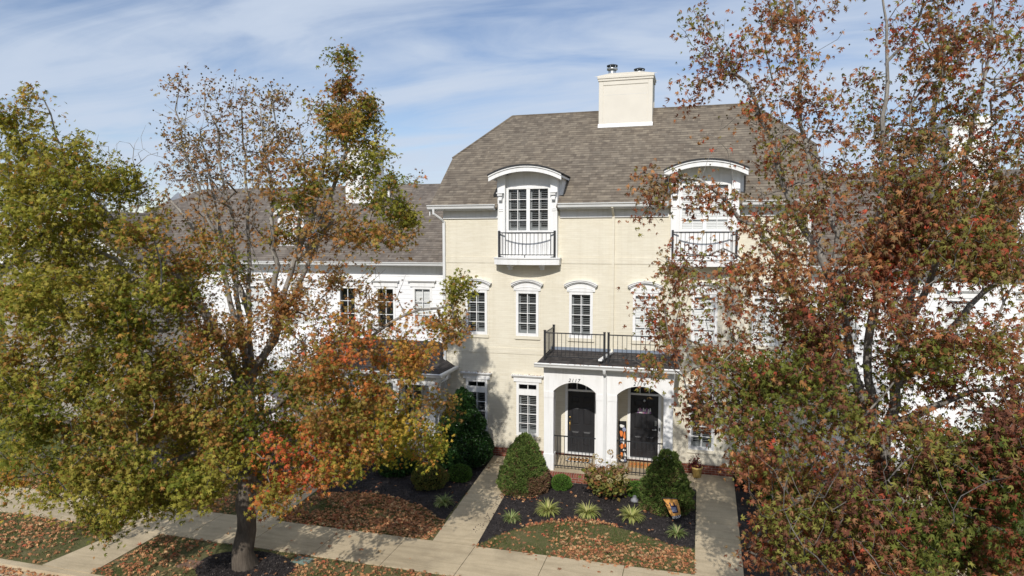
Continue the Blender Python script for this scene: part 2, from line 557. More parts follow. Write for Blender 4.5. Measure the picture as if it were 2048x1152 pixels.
skew_path('path', [(-6.15, -6.71), (-6.63, -0.05)], [(-5.04, -6.71), (-5.52, -0.05)], [-5.2, -3.7, -2.2])
skew_path('path', [(0.07, -6.71), (0.10, -0.05)], [(1.10, -6.71), (1.20, -0.05)], [-5.2, -3.6, -1.45])
skew_path('path', [(-11.85, -6.71), (-12.20, 0.6)], [(-10.62, -6.71), (-11.05, 0.6)], [-5.2, -3.7, -2.2])
skew_path('path', [(-14.25, -10.25), (-13.95, -8.21)], [(-12.87, -10.25), (-12.93, -8.21)], [-9.2])
skew_path('path', [(5.6, -6.71), (5.75, 0.6)], [(6.8, -6.71), (6.95, 0.6)], [-5.2, -3.7, -2.2])
pad = MB()
pad.box(-5.50, -4.66, -1.45, -0.06, -0.1, 0.010)
pad.box(-0.52, 0.085, -1.42, -0.06, -0.1, 0.010)
tag(pad.build('landing', 'concrete', bevel=0.006), kind='structure')


def arc_pts():
    pts = [(-5.05, -6.70), (-4.75, -6.05), (-4.45, -5.62), (-4.0, -5.15), (-3.5, -4.83), (-3.0, -4.66), (-2.5, -4.58), (-2.0, -4.65),
           (-1.5, -4.82), (-1.0, -5.10), (-0.5, -5.33), (0.06, -5.42)]
    return pts


beds = MB()
arc = arc_pts()
beds.face([(p[0], p[1], -0.002) for p in arc + [(0.085, -0.02), (-5.5, -0.02)]])
beds.face([(x, y, -0.002) for x, y in [(-10.70, -4.72), (-9.8, -4.45), (-8.9, -4.30), (-8.0, -4.50), (-7.2, -4.85), (-6.6, -5.35), (-6.32, -5.6), (-6.60, -0.02), (-11.0, 0.75)]])
beds.face([(x, y, -0.002) for x, y in [(1.1, -6.6), (5.7, -6.6), (5.75, 0.7), (1.2, 0.0)]])
beds.face([(-9.75 + 1.18 * math.cos(a) * (1 + 0.05 * math.sin(3 * a)), -9.0 + 0.80 * math.sin(a) - 0.1, -0.001) for a in [2 * math.pi * k / 40 for k in range(40)]])
beds.face([(3.3 + 1.1 * math.cos(a), -9.2 + 0.95 * math.sin(a), -0.001) for a in [2 * math.pi * k / 32 for k in range(32)]])
beds.face([(x, y, -0.002) for x, y in [(-20, -4.6), (-12.0, -4.6), (-12.2, 0.7), (-20, 0.7)]])
tag(beds.build('mulch_bed', 'mulch'), kind='structure')

# ---------------------------------------------------------------- house building blocks


def wall(mb, x0, x1, z0, z1, y, holes, depth=0.30, mi=0, dark=1):
    """front wall face with real openings, reveals, and a dark backing sheet behind each for the unlit room"""
    xs = sorted({x0, x1} | {h[0] for h in holes} | {h[1] for h in holes})
    zs = sorted({z0, z1} | {h[2] for h in holes} | {h[3] for h in holes})
    for a, b in zip(xs[:-1], xs[1:]):
        for c, d in zip(zs[:-1], zs[1:]):
            mx, mz = (a + b) / 2, (c + d) / 2
            if any(h[0] < mx < h[1] and h[2] < mz < h[3] for h in holes):
                continue
            mb.face([(a, y, c), (b, y, c), (b, y, d), (a, y, d)], mi)
    for (a, b, c, d) in holes:
        e = y + depth
        mb.face([(a, y, c), (a, e, c), (a, e, d), (a, y, d)], mi)
        mb.face([(b, e, c), (b, y, c), (b, y, d), (b, e, d)], mi)
        mb.face([(a, y, c), (b, y, c), (b, e, c), (a, e, c)], mi)
        mb.face([(a, e, d), (b, e, d), (b, y, d), (a, y, d)], mi)
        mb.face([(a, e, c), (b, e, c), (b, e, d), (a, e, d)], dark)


def arc_line(cx, hw, zend, zcrown, n=14):
    rise = zcrown - zend
    r = (hw * hw + rise * rise) / (2 * rise)
    zc = zcrown - r
    return [(cx + x, zc + math.sqrt(max(0, r * r - x * x))) for x in [hw * (2 * k / n - 1) for k in range(n + 1)]]


def window(parent, cx, z0, z1, w, y, rows=4, hood=None, blind='open', transom=0.0, sill=True, units=1, wallmat='cream', jamb=0.085):
    """white window: frame and glazing bars, with pane, blind, hood and sill as its own pieces; returns the hole it needs"""
    f = MB()
    xl, xr = cx - w / 2, cx + w / 2
    f.box(xl, xl + jamb, y - 0.03, y + 0.08, z0, z1)
    f.box(xr - jamb, xr, y - 0.03, y + 0.08, z0, z1)
    f.box(xl + jamb, xr - jamb, y - 0.03, y + 0.08, z1 - jamb, z1)
    f.box(xl + jamb, xr - jamb, y - 0.03, y + 0.08, z0, z0 + jamb * 1.1)
    gx0, gx1, gz0, gz1 = xl + jamb, xr - jamb, z0 + jamb * 1.1, z1 - jamb
    zones = [(gz0, gz1, rows)]
    if transom:
        zt = gz1 - transom
        f.box(gx0, gx1, y - 0.02, y + 0.08, zt - 0.20, zt)
        zones = [(gz0, zt - 0.20, rows), (zt, gz1, 1)]
    uw = (gx1 - gx0)
    mull = 0.12
    spans = [(gx0, gx1)] if units == 1 else [(gx0, gx0 + (uw - mull) / 2), (gx1 - (uw - mull) / 2, gx1)]
    if units == 2:
        f.box(gx0 + (uw - mull) / 2, gx1 - (uw - mull) / 2, y - 0.02, y + 0.08, gz0, gz1)
    pm, bl = MB(), MB()
    for (a, b) in spans:
        for zi, (c, d, rw) in enumerate(zones):
            m = (a + b) / 2
            f.box(m - 0.012, m + 0.012, y + 0.012, y + 0.032, c, d)
            for k in range(1, rw):
                zz = c + (d - c) * k / rw
                f.box(a, m - 0.012, y + 0.012, y + 0.032, zz - 0.011, zz + 0.011)
                f.box(m + 0.012, b, y + 0.012, y + 0.032, zz - 0.011, zz + 0.011)
            pm.face([(a, y + 0.036, c), (b, y + 0.036, c), (b, y + 0.036, d), (a, y + 0.036, d)])
            if zi == 1 or blind is None:
                continue
            if blind == 'open':
                yb = y + 0.10
                st = 0.05
                for (p, q) in ((a, m - 0.002), (m + 0.002, b)):
                    bl.box(p, p + st, yb, yb + 0.03, c, d)
                    bl.box(q - st * 0.6, q, yb, yb + 0.03, c, d)
                    bl.box(p + st, q - st * 0.6, yb, yb + 0.03, c, c + 0.10)
                    bl.box(p + st, q - st * 0.6, yb, yb + 0.03, d - 0.06, d)
                    zz = c + 0.12
                    while zz < d - 0.08:
                        x_a, x_b = p + st, q - st * 0.6
                        bl.box(x_a, x_b, yb - 0.004, yb + 0.014, zz, zz + 0.014)
                        zz += 0.060
            else:
                yb = y + 0.09
                zz = c
                while zz < d:
                    bl.face([(a, yb, zz), (b, yb, zz), (b, yb + 0.022, zz + 0.056), (a, yb + 0.022, zz + 0.056)])
                    zz += 0.050
    fo = f.build('window', 'white', parent)
    pm.build('pane', 'glassclear' if blind == 'closed' else 'glass', fo)
    if bl.v:
        bl.build('blind', 'blind' if blind == 'open' else 'blindw', fo)
    if sill:
        s = MB()
        s.box(xl - 0.03, xr + 0.05, y - 0.045, y + 0.02, z0 - 0.11, z0 - 0.002)
        s.box(xl - 0.075, xl - 0.004, y - 0.012, y + 0.02, z0 - 0.11 + 0.003, z1)
        s.box(xr + 0.004, xr + 0.075, y - 0.012, y + 0.02, z0 - 0.11 + 0.003, z1)
        s.build('sill', wallmat, fo)
    if hood == 'arch':
        h = MB()
        hw = w / 2 + 0.075
        lo = [(cx - hw, z1 + 0.012), (cx + hw, z1 + 0.012)]
        top = arc_line(cx, hw, z1 + 0.16, z1 + 0.30)
        lo = [(p[0], z1 + 0.012) for p in top]
        h.band(lo, top, y - 0.05, y + 0.01)
        t2 = arc_line(cx, hw - 0.02, z1 + 0.05, z1 + 0.13)
        t3 = [(p[0], p[1] + 0.010) for p in t2]
        h.band(t2, t3, y - 0.062, y - 0.049)
        for off, pr, th, hh in ((0.0, 0.10, 0.03, hw + 0.03), (0.032, 0.14, 0.045, hw + 0.06), (0.079, 0.165, 0.02, hw + 0.09)):
            a = arc_line(cx, hh, z1 + 0.16 + off - 0.01, z1 + 0.30 + off)
            b = [(p[0], p[1] + th) for p in a]
            h.band(a, b, y - pr, y + 0.008)
        h.build('hood', 'white', fo)
    elif hood == 'flat':
        h = MB()
        h.box(xl - 0.095, xr + 0.095, y - 0.055, y + 0.01, z1 + 0.006, z1 + 0.16)
        for off, pr, th, ex in ((0.16, 0.075, 0.02, 0.11), (0.18, 0.11, 0.035, 0.14), (0.215, 0.145, 0.03, 0.17)):
            h.box(xl - ex, xr + ex, y - pr, y + 0.008, z1 + off, z1 + off + th)
        h.build('hood', 'white', fo)
    return (xl + 0.02, xr - 0.02, z0 + 0.02, z1 - 0.02)


def rail_bars(mb, a, b, z0, z1, n, r=0.0075, sq=True):
    """n square balusters between two plan points"""
    for k in range(n):
        t = (k + 1) / (n + 1)
        x, y = a[0] + (b[0] - a[0]) * t, a[1] + (b[1] - a[1]) * t
        mb.box(x - r, x + r, y - r, y + r, z0, z1)


def bar(mb, a, b, z, h=0.018, t=0.018):
    """flat rail between two plan points"""
    d = Vector((b[0] - a[0], b[1] - a[1], 0)).normalized()
    n = Vector((-d.y, d.x, 0)) * t
    mb.prism([(a[0] + n.x, a[1] + n.y), (b[0] + n.x, b[1] + n.y), (b[0] - n.x, b[1] - n.y), (a[0] - n.x, a[1] - n.y)], 'z', z - h, z + h)


def door(parent, cx, z0, z1, w, y, handle_side, brass):
    """six panel door leaf in a white frame with a transom of three lights"""
    xl, xr = cx - w / 2, cx + w / 2
    d = MB()
    d.box(xl, xr, y + 0.0, y + 0.05, z0, z1)
    cols = ((xl + 0.11, cx - 0.05), (cx + 0.05, xr - 0.11))
    rows_ = ((z0 + 0.22, z0 + 0.72), (z0 + 0.92, z0 + 1.52), (z0 + 1.66, z0 + 1.90))
    for a, b in cols:
        for c, e in rows_:
            i = 0.022
            # moulding ring, then a raised field with sloping sides
            d.box(a, b, y - 0.012, y + 0.0, e - i, e)
            d.box(a, b, y - 0.012, y + 0.0, c, c + i)
            d.box(a, a + i, y - 0.012, y + 0.0, c + i, e - i)
            d.box(b - i, b, y - 0.012, y + 0.0, c + i, e - i)
            j = 0.06
            o = [(a + i, c + i), (b - i, c + i), (b - i, e - i), (a + i, e - i)]
            n_ = [(a + j, c + j), (b - j, c + j), (b - j, e - j), (a + j, e - j)]
            for k in range(4):
                d.face([(o[k][0], y - 0.001, o[k][1]), (o[(k + 1) % 4][0], y - 0.001, o[(k + 1) % 4][1]), (n_[(k + 1) % 4][0], y - 0.016, n_[(k + 1) % 4][1]), (n_[k][0], y - 0.016, n_[k][1])])
            d.face([(p[0], y - 0.016, p[1]) for p in n_])
    do = d.build('door', 'door', parent, bevel=0.003)
    h = MB()
    hx = xl + 0.075 if handle_side < 0 else xr - 0.075
    if brass:
        h.tube([(hx, y - 0.012, z0 + 1.17), (hx, y - 0.035, z0 + 1.17)], 0.034, 14)
        h.build('deadbolt', 'brass', do, True)
        h = MB()
        h.box(hx - 0.025, hx + 0.025, y - 0.02, y - 0.002, z0 + 0.90, z0 + 1.05)
        h.tube([(hx, y - 0.02, z0 + 1.03), (hx, y - 0.06, z0 + 1.0), (hx, y - 0.065, z0 + 0.85), (hx, y - 0.05, z0 + 0.74), (hx, y - 0.012, z0 + 0.73)], 0.014, 10)
        h.build('handle', 'brass', do, True)
    else:
        h.box(hx - 0.032, hx + 0.032, y - 0.022, y - 0.002, z0 + 1.08, z0 + 1.24)
        h.build('keypad', 'steel', do)
        h = MB()
        h.tube([(hx, y - 0.002, z0 + 0.95), (hx, y - 0.05, z0 + 0.95), (hx - 0.11, y - 0.055, z0 + 0.95)], 0.013, 10)
        h.tube([(hx, y - 0.01, z0 + 0.95), (hx, y - 0.016, z0 + 0.95)], 0.03, 14)
        h.build('handle', 'steel', do)
    fr = MB()
    jt = 0.09
    zt = z1 + 0.37
    fr.box(xl - jt, xl - 0.004, y - 0.045, y + 0.06, z0, zt)
    fr.box(xr + 0.004, xr + jt, y - 0.045, y + 0.06, z0, zt)
    fr.box(xl - 0.004, xr + 0.004, y - 0.03, y + 0.06, z1 + 0.004, z1 + 0.06)
    fr.box(xl - jt, xr + jt, y - 0.05, y + 0.06, zt, zt + 0.07)
    for k in (1, 2):
        xx = xl + (xr - xl) * k / 3
        fr.box(xx - 0.014, xx + 0.014, y - 0.01, y + 0.02, z1 + 0.06, zt)
    fo = fr.build('door_frame', 'white', parent)
    g = MB()
    g.face([(xl, y + 0.02, z1 + 0.06), (xr, y + 0.02, z1 + 0.06), (xr, y + 0.02, zt), (xl, y + 0.02, zt)])
    g.build('pane', 'glass', fo)
    th = MB()
    th.box(xl - jt, xr + jt, y - 0.10, y + 0.05, z0 - 0.055, z0 - 0.002)
    th.build('threshold', 'greywhite', fo)
    return (xl - jt + 0.02, xr + jt - 0.02, z0 - 0.05, zt + 0.05)


def gutter(mb, x0, x1, y, z, s=0.13):
    """K style gutter along x, its back on the fascia at y"""
    prof = [(y, z - s), (y - s * 0.45, z - s), (y - s * 0.62, z - s * 0.82), (y - s * 0.70, z - s * 0.42), (y - s * 0.95, z - s * 0.22), (y - s, z), (y - s * 0.9, z), (y - s * 0.86, z - s * 0.15), (y - 0.01, z - s * 0.15), (y, z)]
    mb.prism(prof, 'x', x0, x1)


def text_mesh(body, size, name, mat, parent, loc, shear=0.25, extrude=0.006):
    cu = bpy.data.curves.new(name, 'FONT')
    cu.body = body
    cu.size = size
    cu.shear = shear
    cu.extrude = extrude
    cu.space_character = 1.25
    cu.align_x = 'CENTER'
    ob = bpy.data.objects.new(name, cu)
    C.objects.link(ob)
    me = bpy.data.meshes.new_from_object(ob.evaluated_get(bpy.context.evaluated_depsgraph_get()))
    bpy.data.objects.remove(ob)
    me.materials.clear()
    me.materials.append(M[mat])
    o = bpy.data.objects.new(name, me)
    C.objects.link(o)
    o.location = loc
    o.rotation_euler = (R(90), 0, 0)
    o.parent = parent
    return o


# ---------------------------------------------------------------- the cream townhouse
PX = -2.62                       # party line: the two halves mirror about it
XL, XR = -8.45, 3.21
house = thing('townhouse', 'cream painted brick double townhouse with grey brown shingle roof and two arched dormers', 'house')
holes = []
for k, cx in enumerate((-7.265, -5.47, -3.655, -1.585, 0.23, 2.025)):
    holes.append(window(house, cx, 4.19, 5.71, 0.78, 0.0, 4, 'arch', 'open' if k < 3 else 'closed'))
for k, cx in enumerate((-7.265, -5.45, 0.21, 2.025)):
    holes.append(window(house, cx, 0.78, 2.63, 0.78, 0.0, 4, 'flat', 'open', transom=0.17))
holes.append(door(house, -3.62, 0.36, 2.41, 0.90, 0.02, -1, True))
holes.append(door(house, -1.57, 0.36, 2.41, 0.88, 0.02, 1, False))
for cx in (-5.43, 0.18):
    holes.append((cx - 0.75, cx + 0.75, 7.60, 8.40))
mb = MB()
wall(mb, XL, XR, 0.31, 8.42, 0.0, holes)
# belt courses, kept clear of the dormer bays
for z0, z1 in ((6.64, 6.85), (3.57, 3.76)):
    for a, b in ((XL, -6.55), (-4.31, -0.94), (1.30, XR)) if z0 > 5 else ((XL, -4.66), (-0.58, XR)):
        mb.box(a, b, -0.016, 0.0, z0, z1)
YB = 8.4
for x, sgn in ((XL, -1), (XR, 1)):
    mb.face([(x, 0, 0.31), (x, YB, 0.31), (x, YB, 8.42), (x, 7.8, 8.95), (x, 6.4, 10.42), (x, 2.0, 10.42), (x, 0.6, 8.95), (x, 0, 8.42)])
mb.face([(XL, YB, 0.31), (XR, YB, 0.31), (XR, YB, 8.42), (XL, YB, 8.42)])
mb.build('wall', ['cream', 'dark'], house)
b = MB()
b.box(XL - 0.02, -4.55, -0.025, 8.42, -0.2, 0.31)
b.box(-0.60, XR + 0.02, -0.025, 8.42, -0.2, 0.31)
b.box(-4.55, -0.60, -0.045, 8.42, -0.2, 0.305)
b.build('brick_base', 'brick', house)

# frieze board, soffit and gutters, broken by the dormers
for a, c in ((XL - 0.0, -6.50), (-4.36, -0.90), (1.25, XR)):
    tr, gt = MB(), MB()
    tr.box(a, c, -0.035, 0.012, 8.16, 8.42)
    tr.box(a, c, -0.05, 0.010, 8.135, 8.165)
    ga = a - 0.42 if a < -8 else a
    gc = c + 0.42 if c > 3 else c
    tr.box(ga + 0.02, gc - 0.02, -0.36, 0.0, 8.40, 8.44)
    gutter(gt, ga, gc, -0.36, 8.585, 0.15)
    tr.build('frieze', 'white', house)
    gt.build('gutter', 'greywhite', house)

# roof: front and back planes with clipped gable ends
EZ, EY, KZ, KY, RY = 8.48, -0.36, 10.45, 2.0, 4.2
RZ = EZ + (KZ - EZ) / (KY - EY) * (RY - EY)
ex0, ex1, r0, r1 = -8.85, 3.61, -7.15, 1.75
rf = MB()
SL = (KZ - EZ) / (KY - EY)      # front slope, left open where the dormers stand
DY = 0.95
DZ = EZ + SL * (DY - EY)
cutx = [ex0, -6.43, -4.43, -0.82, 1.18, ex1]
for k in (0, 2, 4):
    rf.face([(cutx[k], EY, EZ), (cutx[k + 1], EY, EZ), (cutx[k + 1], DY, DZ), (cutx[k], DY, DZ)], 0)
rf.face([(ex0, DY, DZ), (ex1, DY, DZ), (ex1, KY, KZ), (r1, RY, EZ + SL * (RY - EY)), (r0, RY, EZ + SL * (RY - EY)), (ex0, KY, KZ)], 0)
rf.face([(ex1, 8.76, EZ), (ex0, 8.76, EZ), (ex0, 6.4, KZ), (r0, RY, RZ), (r1, RY, RZ), (ex1, 6.4, KZ)], 0)
rf.face([(ex0, KY, KZ), (r0, RY, RZ), (ex0, 6.4, KZ)], 1)
rf.face([(ex1, 6.4, KZ), (r1, RY, RZ), (ex1, KY, KZ)], 1)
ro = rf.build('roof', ['roof', 'roofy'], house)
so_ = ro.modifiers.new('thickness', 'SOLIDIFY')
so_.thickness = 0.05
so_.offset = -1
for x in (ex0 + 0.02, ex1 - 0.05):
    rk = MB()
    rk.prism([(EY + 0.02, EZ - 0.24), (EY + 0.02, EZ - 0.06), (KY, KZ - 0.06), (6.4, KZ - 0.06), (8.74, EZ - 0.06), (8.74, EZ - 0.24), (6.3, KZ - 0.24), (2.1, KZ - 0.24)], 'x', x, x + 0.03)
    rk.build('rake_board', 'white', ro)
# ridge caps
rc = MB()
for a, bb in (((r0, RY, RZ), (r1, RY, RZ)), ((r0, RY, RZ), (ex0, KY, KZ)), ((r1, RY, RZ), (ex1, KY, KZ))):
    rc.tube([a, bb], 0.045, 6)
rc.build('ridge_cap', 'roof', ro)

# chimney
cx0, cx1, cy0, cy1 = -3.60, -1.70, 3.37, 4.45
ch = MB()
ch.box(cx0, cx1, cy0, cy1, 11.2, 13.30)
for a, c, d, e in ((cx0 - 0.02, cx0 + 0.14, 11.2, 13.22), (cx1 - 0.14, cx1 + 0.02, 11.2, 13.22), (cx0 + 0.14, cx1 - 0.14, 13.07, 13.22)):
    ch.box(a, c, cy0 - 0.022, cy0 + 0.01, d, e)
for y_ in (cy0 - 0.021, cy1 - 0.14):
    ch.box(cx1 - 0.01, cx1 + 0.021, y_, y_ + 0.16, 11.2, 13.21)
    ch.box(cx0 - 0.021, cx0 + 0.01, y_, y_ + 0.16, 11.2, 13.21)
cho = ch.build('chimney', 'creamflat', house, bevel=0.008)
cc = MB()
cc.box(cx0 - 0.05, cx1 + 0.05, cy0 - 0.055, cy1 + 0.05, 13.22, 13.30)
cc.box(cx0 - 0.075, cx1 + 0.075, cy0 - 0.08, cy1 + 0.08, 13.303, 13.40)
cc.prism([(cx0 - 0.05, 13.40), (cx1 + 0.05, 13.40), (cx1 - 0.4, 13.47), (cx0 + 0.4, 13.47)], 'y', cy0 - 0.07, cy1 + 0.07)
cc.build('chimney_cap', 'creamflat', cho, bevel=0.012)
sm = MB()
sm.box(cx0 + 0.15, cx1 - 0.15, cy0 - 0.003, cy0 + 0.01, 12.715, 12.722)
sm.build('control_joint', 'greywhite', cho)
fl = MB()
fl.prism([(cy0 - 0.10, 11.53), (cy0 - 0.10, 11.555), (cy0 - 0.028, 11.68), (cy0 - 0.022, 11.68), (cy0 - 0.022, 11.57)], 'x', cx0 - 0.04, cx1 + 0.04)
fl.build('flashing', 'white', cho)
for x, zt in ((-3.21, 13.93), (-2.21, 13.73)):
    fp = MB()
    zb = 13.47
    fp.lathe([(0.145, zb), (0.145, zt - 0.17 if zt > 13.8 else zb + 0.04)], x, 3.92, 20)
    fp.lathe([(0.20, zt - 0.18), (0.20, zt - 0.12)], x, 3.92, 20)
    for k in range(6):
        a = k * math.pi / 3 + 0.3
        fp.box(x + 0.185 * math.cos(a) - 0.01, x + 0.185 * math.cos(a) + 0.01, 3.92 + 0.185 * math.sin(a) - 0.01, 3.92 + 0.185 * math.sin(a) + 0.01, zt - 0.12, zt - 0.045)
    fo = fp.build('flue_pipe', 'steel', cho, True)
    cp = MB()
    cp.lathe([(0.205, zt - 0.05), (0.205, zt - 0.02), (0.05, zt + 0.03)], x, 3.92, 20)
    cp.build('rain_cap', 'blackmetal', fo)

# dormers with their bowed balconies
for cx in (-5.43, 0.18):
    dm = MB()
    yf = -0.21
    # two pilasters
    for a, c in ((cx - 1.01, cx - 0.76), (cx + 0.78, cx + 1.01)):
        dm.box(a, c, yf, 0.30, 6.80, 9.56)
        dm.box(a + 0.045, a + 0.185, yf - 0.02, yf + 0.01, 8.42, 8.435)
        dm.box(a + 0.045, a + 0.185, yf - 0.02, yf + 0.01, 8.36, 8.375)
    # bay front between them: boards below the window, arched head above it
    yp = -0.045
    wx0, wx1, wz0, wz1 = cx - 0.71, cx + 0.71, 7.64, 9.17
    dm.box(cx - 0.76, cx + 0.78, yp, 0.02, 6.80, wz0)
    dm.box(cx - 0.76, wx0, yp, 0.02, wz0, wz1)
    dm.box(wx1, cx + 0.78, yp, 0.02, wz0, wz1)
    top = arc_line(cx, 0.78, 9.52, 9.74)
    dm.band([(p[0], wz1) for p in top], top, yp, 0.02)
    # cheeks going back into the roof
    for s_ in (-1, 1):
        xa, xb = sorted((cx + s_ * 1.012, cx + s_ * 1.13))
        dm.box(xa, xb, 0.12, 2.2, 8.45, 9.56)
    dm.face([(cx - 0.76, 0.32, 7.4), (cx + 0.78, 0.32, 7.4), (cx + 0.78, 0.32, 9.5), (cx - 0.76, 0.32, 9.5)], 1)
    do_ = dm.build('dormer', ['white', 'dark'], house)
    # arched roof: white fascia board, dark covering on top
    fa = MB()
    hi = arc_line(cx, 1.21, 9.50, 9.80, 18)
    lo = [(p[0], p[1] - 0.185) for p in hi]
    fa.band(lo, hi, -0.60, -0.56)
    lo2 = [(p[0], p[1] - 0.03) for p in hi]
    lo3 = [(p[0], p[1] - 0.10) for p in hi]
    fa.band(lo3, lo2, -0.56, 1.55)
    fa.band([(p[0], p[1] - 0.045) for p in hi], hi, -0.635, -0.601)
    fa.build('fascia', 'white', do_)
    rfm = MB()
    t1 = [(p[0], p[1] + 0.004) for p in arc_line(cx, 1.235, 9.495, 9.80, 18)]
    t2 = [(p[0], p[1] + 0.040) for p in t1]
    rfm.band(t1, t2, -0.665, 1.75)
    rfm.build('dormer_roof', 'blackroof', do_)
    # corbels on the pilasters
    for xa in (cx - 0.975, cx + 0.815):
        cb = MB()
        cb.box(xa - 0.03, xa + 0.19, yf - 0.19, yf, 8.93, 8.965)
        cb.box(xa, xa + 0.16, yf - 0.16, yf, 8.86, 8.93)
        cb.box(xa + 0.012, xa + 0.148, yf - 0.10, yf, 8.78, 8.86)
        cb.box(xa + 0.02, xa + 0.14, yf - 0.13, yf, 8.71, 8.78)
        cb.box(xa + 0.03, xa + 0.13, yf - 0.06, yf, 8.66, 8.71)
        cb.build('corbel', 'white', do_, bevel=0.008)
    window(house, cx, 7.64, 9.17, 1.50, yp - 0.003, 4, None, 'open' if cx < -2 else 'closed', 0.0, False, 2, jamb=0.08)
    # bowed balcony: slab, two brackets, railing
    def bow(x, e, c, hw):
        return e + (c - e) * (1 - ((x - cx) / hw) ** 2)
    sl = MB()
    xs = [cx - 1.10 + 2.20 * k / 20 for k in range(21)]
    fr_ = [(x, -bow(x, 0.30, 0.60, 1.10)) for x in xs]
    sl.prism(fr_ + [(cx + 1.10, 0.0), (cx - 1.10, 0.0)], 'z', 6.60, 6.795)
    fr2 = [(x, -bow(x, 0.33, 0.635, 1.10)) for x in [cx - 1.125 + 2.25 * k / 20 for k in range(21)]]
    sl.prism(fr2 + [(cx + 1.125, 0.0), (cx - 1.125, 0.0)], 'z', 6.797, 6.835)
    bo = sl.build('balcony', 'white', house)
    for xb in (cx - 0.59, cx + 0.50):
        br_ = MB()
        br_.box(xb - 0.065, xb + 0.065, -0.34, 0.0, 6.51, 6.598)
        br_.box(xb - 0.05, xb + 0.05, -0.22, 0.0, 6.42, 6.51)
        br_.build('bracket', 'white', bo)
    rl = MB()
    hw = 0.94
    n = 15
    pl = [(cx - hw + 2 * hw * k / 30) for k in range(31)]
    crv = [(x, -bow(x, 0.27, 0.55, hw)) for x in pl]
    for z, h in ((7.645, 0.016), (6.925, 0.014)):
        for a, c in zip(crv[:-1], crv[1:]):
            bar(rl, a, c, z, h, 0.014)
    for k in range(1, n):
        x = cx - hw + 2 * hw * k / n
        y_ = -bow(x, 0.27, 0.55, hw)
        rl.box(x - 0.0075, x + 0.0075, y_ - 0.0075, y_ + 0.0075, 6.925, 7.64)
    for s_ in (-1, 1):
        x = cx + s_ * hw
        rl.box(x - 0.032, x + 0.032, -0.30, -0.236, 6.836, 7.715)
        bar(rl, (x, -0.236), (x, -0.0), 7.60, 0.014, 0.010)
    rl.box(cx - 0.012, cx + 0.012, -0.562, -0.538, 6.836, 6.92)
    rl.build('railing', 'blackmetal', bo)

# downspouts
dsp = MB()
dsp.box(XL + 0.0, XL + 0.085, -0.10, -0.02, 0.05, 8.05)
dsp.tube([(XL - 0.20, -0.42, 8.45), (XL - 0.20, -0.42, 8.30), (XL - 0.02, -0.20, 8.13), (XL + 0.04, -0.06, 8.02)], 0.045, 8)
dsp.build('downspout', 'greywhite', house)
dsc = MB()
dsc.box(PX - 0.04, PX + 0.04, -0.085, -0.018, 3.78, 8.16)
dsc.tube([(PX, -0.42, 8.45), (PX, -0.30, 8.36), (PX, -0.06, 8.20), (PX, -0.052, 8.10)], 0.042, 8)
dsc.build('downspout', 'cream', house)
dsr = MB()
dsr.box(XR - 0.085, XR, -0.10, -0.02, 0.05, 8.3)
dsr.build('downspout', 'greywhite', house)

# entrance porch: brick edged slab, columns, arched front, near flat roof with a balcony railing
po = MB()
YP = -1.62
po.box(-4.62, -0.54, -1.88, -0.046, -0.2, 0.165, 0)
po.box(-4.62, -0.54, -1.88, -1.70, 0.166, 0.245, 1)
po.box(-4.62, -4.50, -1.70, -0.046, 0.166, 0.245, 1)
po.box(-0.66, -0.54, -1.70, -0.046, 0.166, 0.245, 1)
po.box(-4.50, -0.66, -1.70, -0.046, 0.166, 0.242, 2)
porch = po.build('porch', ['brick', 'rowlock', 'porchfloor'], house)
cols = [(-4.52, -4.22), (-2.90, -2.27), (-0.89, -0.62)]
for a, c in cols:
    cm = MB()
    parts = [(a, c)] if c - a < 0.5 else [(a, -2.645), (-2.545, c)]
    for p, q in parts:
        cm.box(p, q, YP, YP + 0.30, 0.247, 2.54)
        cm.box(p - 0.014, q + 0.014, YP - 0.014, YP + 0.314, 0.246, 0.76)
        cm.box(p - 0.006, q + 0.006, YP - 0.012, YP + 0.306, 2.54, 2.735)
    if len(parts) == 2:
        cm.box(-2.645, -2.545, YP + 0.012, YP + 0.28, 0.247, 2.735)
    cm.build('column', 'white', porch, bevel=0.004)
aw = MB()
for a, c in ((-4.236, -2.886), (-2.284, -0.874)):
    ar = arc_line((a + c) / 2, (c - a) / 2, 2.735, 3.045, 20)
    aw.band(ar, [(p[0], 3.56) for p in ar], YP, YP + 0.30)
for a, c in ((-4.53, -4.236), (-2.886, -2.284), (-0.874, -0.61)):
    aw.box(a, c, YP, YP + 0.30, 2.735, 3.56)
# side beams back to the wall, ceiling
for a, c in ((-4.53, -4.30), (-0.84, -0.61)):
    aw.box(a, c, YP + 0.30, -0.0, 3.05, 3.56)
aw.box(-4.50, -0.64, YP + 0.02, -0.001, 3.562, 3.60)
aw.build('arched_front', 'white', porch)
pr = MB()
pr.prism([(-1.86, 3.615), (-1.86, 3.645), (0.0, 3.775), (0.0, 3.602), (-1.6, 3.602)], 'x', -4.70, -0.44)
pr.build('porch_roof', 'darkroof', porch)
fl = MB()
fl.box(-4.66, -0.48, -0.014, 0.0, 3.776, 3.875)
fl.build('flashing', 'flashing', porch)
pg = MB()
gutter(pg, -4.76, -0.38, -1.86, 3.655, 0.13)
pg.box(-4.72, -0.42, -1.86, -1.62, 3.525, 3.60)
pg.build('gutter', 'greywhite', porch)
pd = MB()
pd.box(PX - 0.045, PX + 0.045, -1.71, -1.637, 0.30, 3.38)
pd.tube([(PX, -1.92, 3.53), (PX, -1.90, 3.46), (PX, -1.70, 3.38), (PX, -1.675, 3.30)], 0.048, 8)
pd.build('downspout', 'greywhite', porch)
ps = MB()
ps.prism([(-2.66, -0.02), (-2.56, -0.02), (-2.72, -1.72), (-2.83, -1.72)], 'z', 3.79, 3.84)
psp = ps.build('rain_spout', 'white', porch)
psp.location.z = -0.02
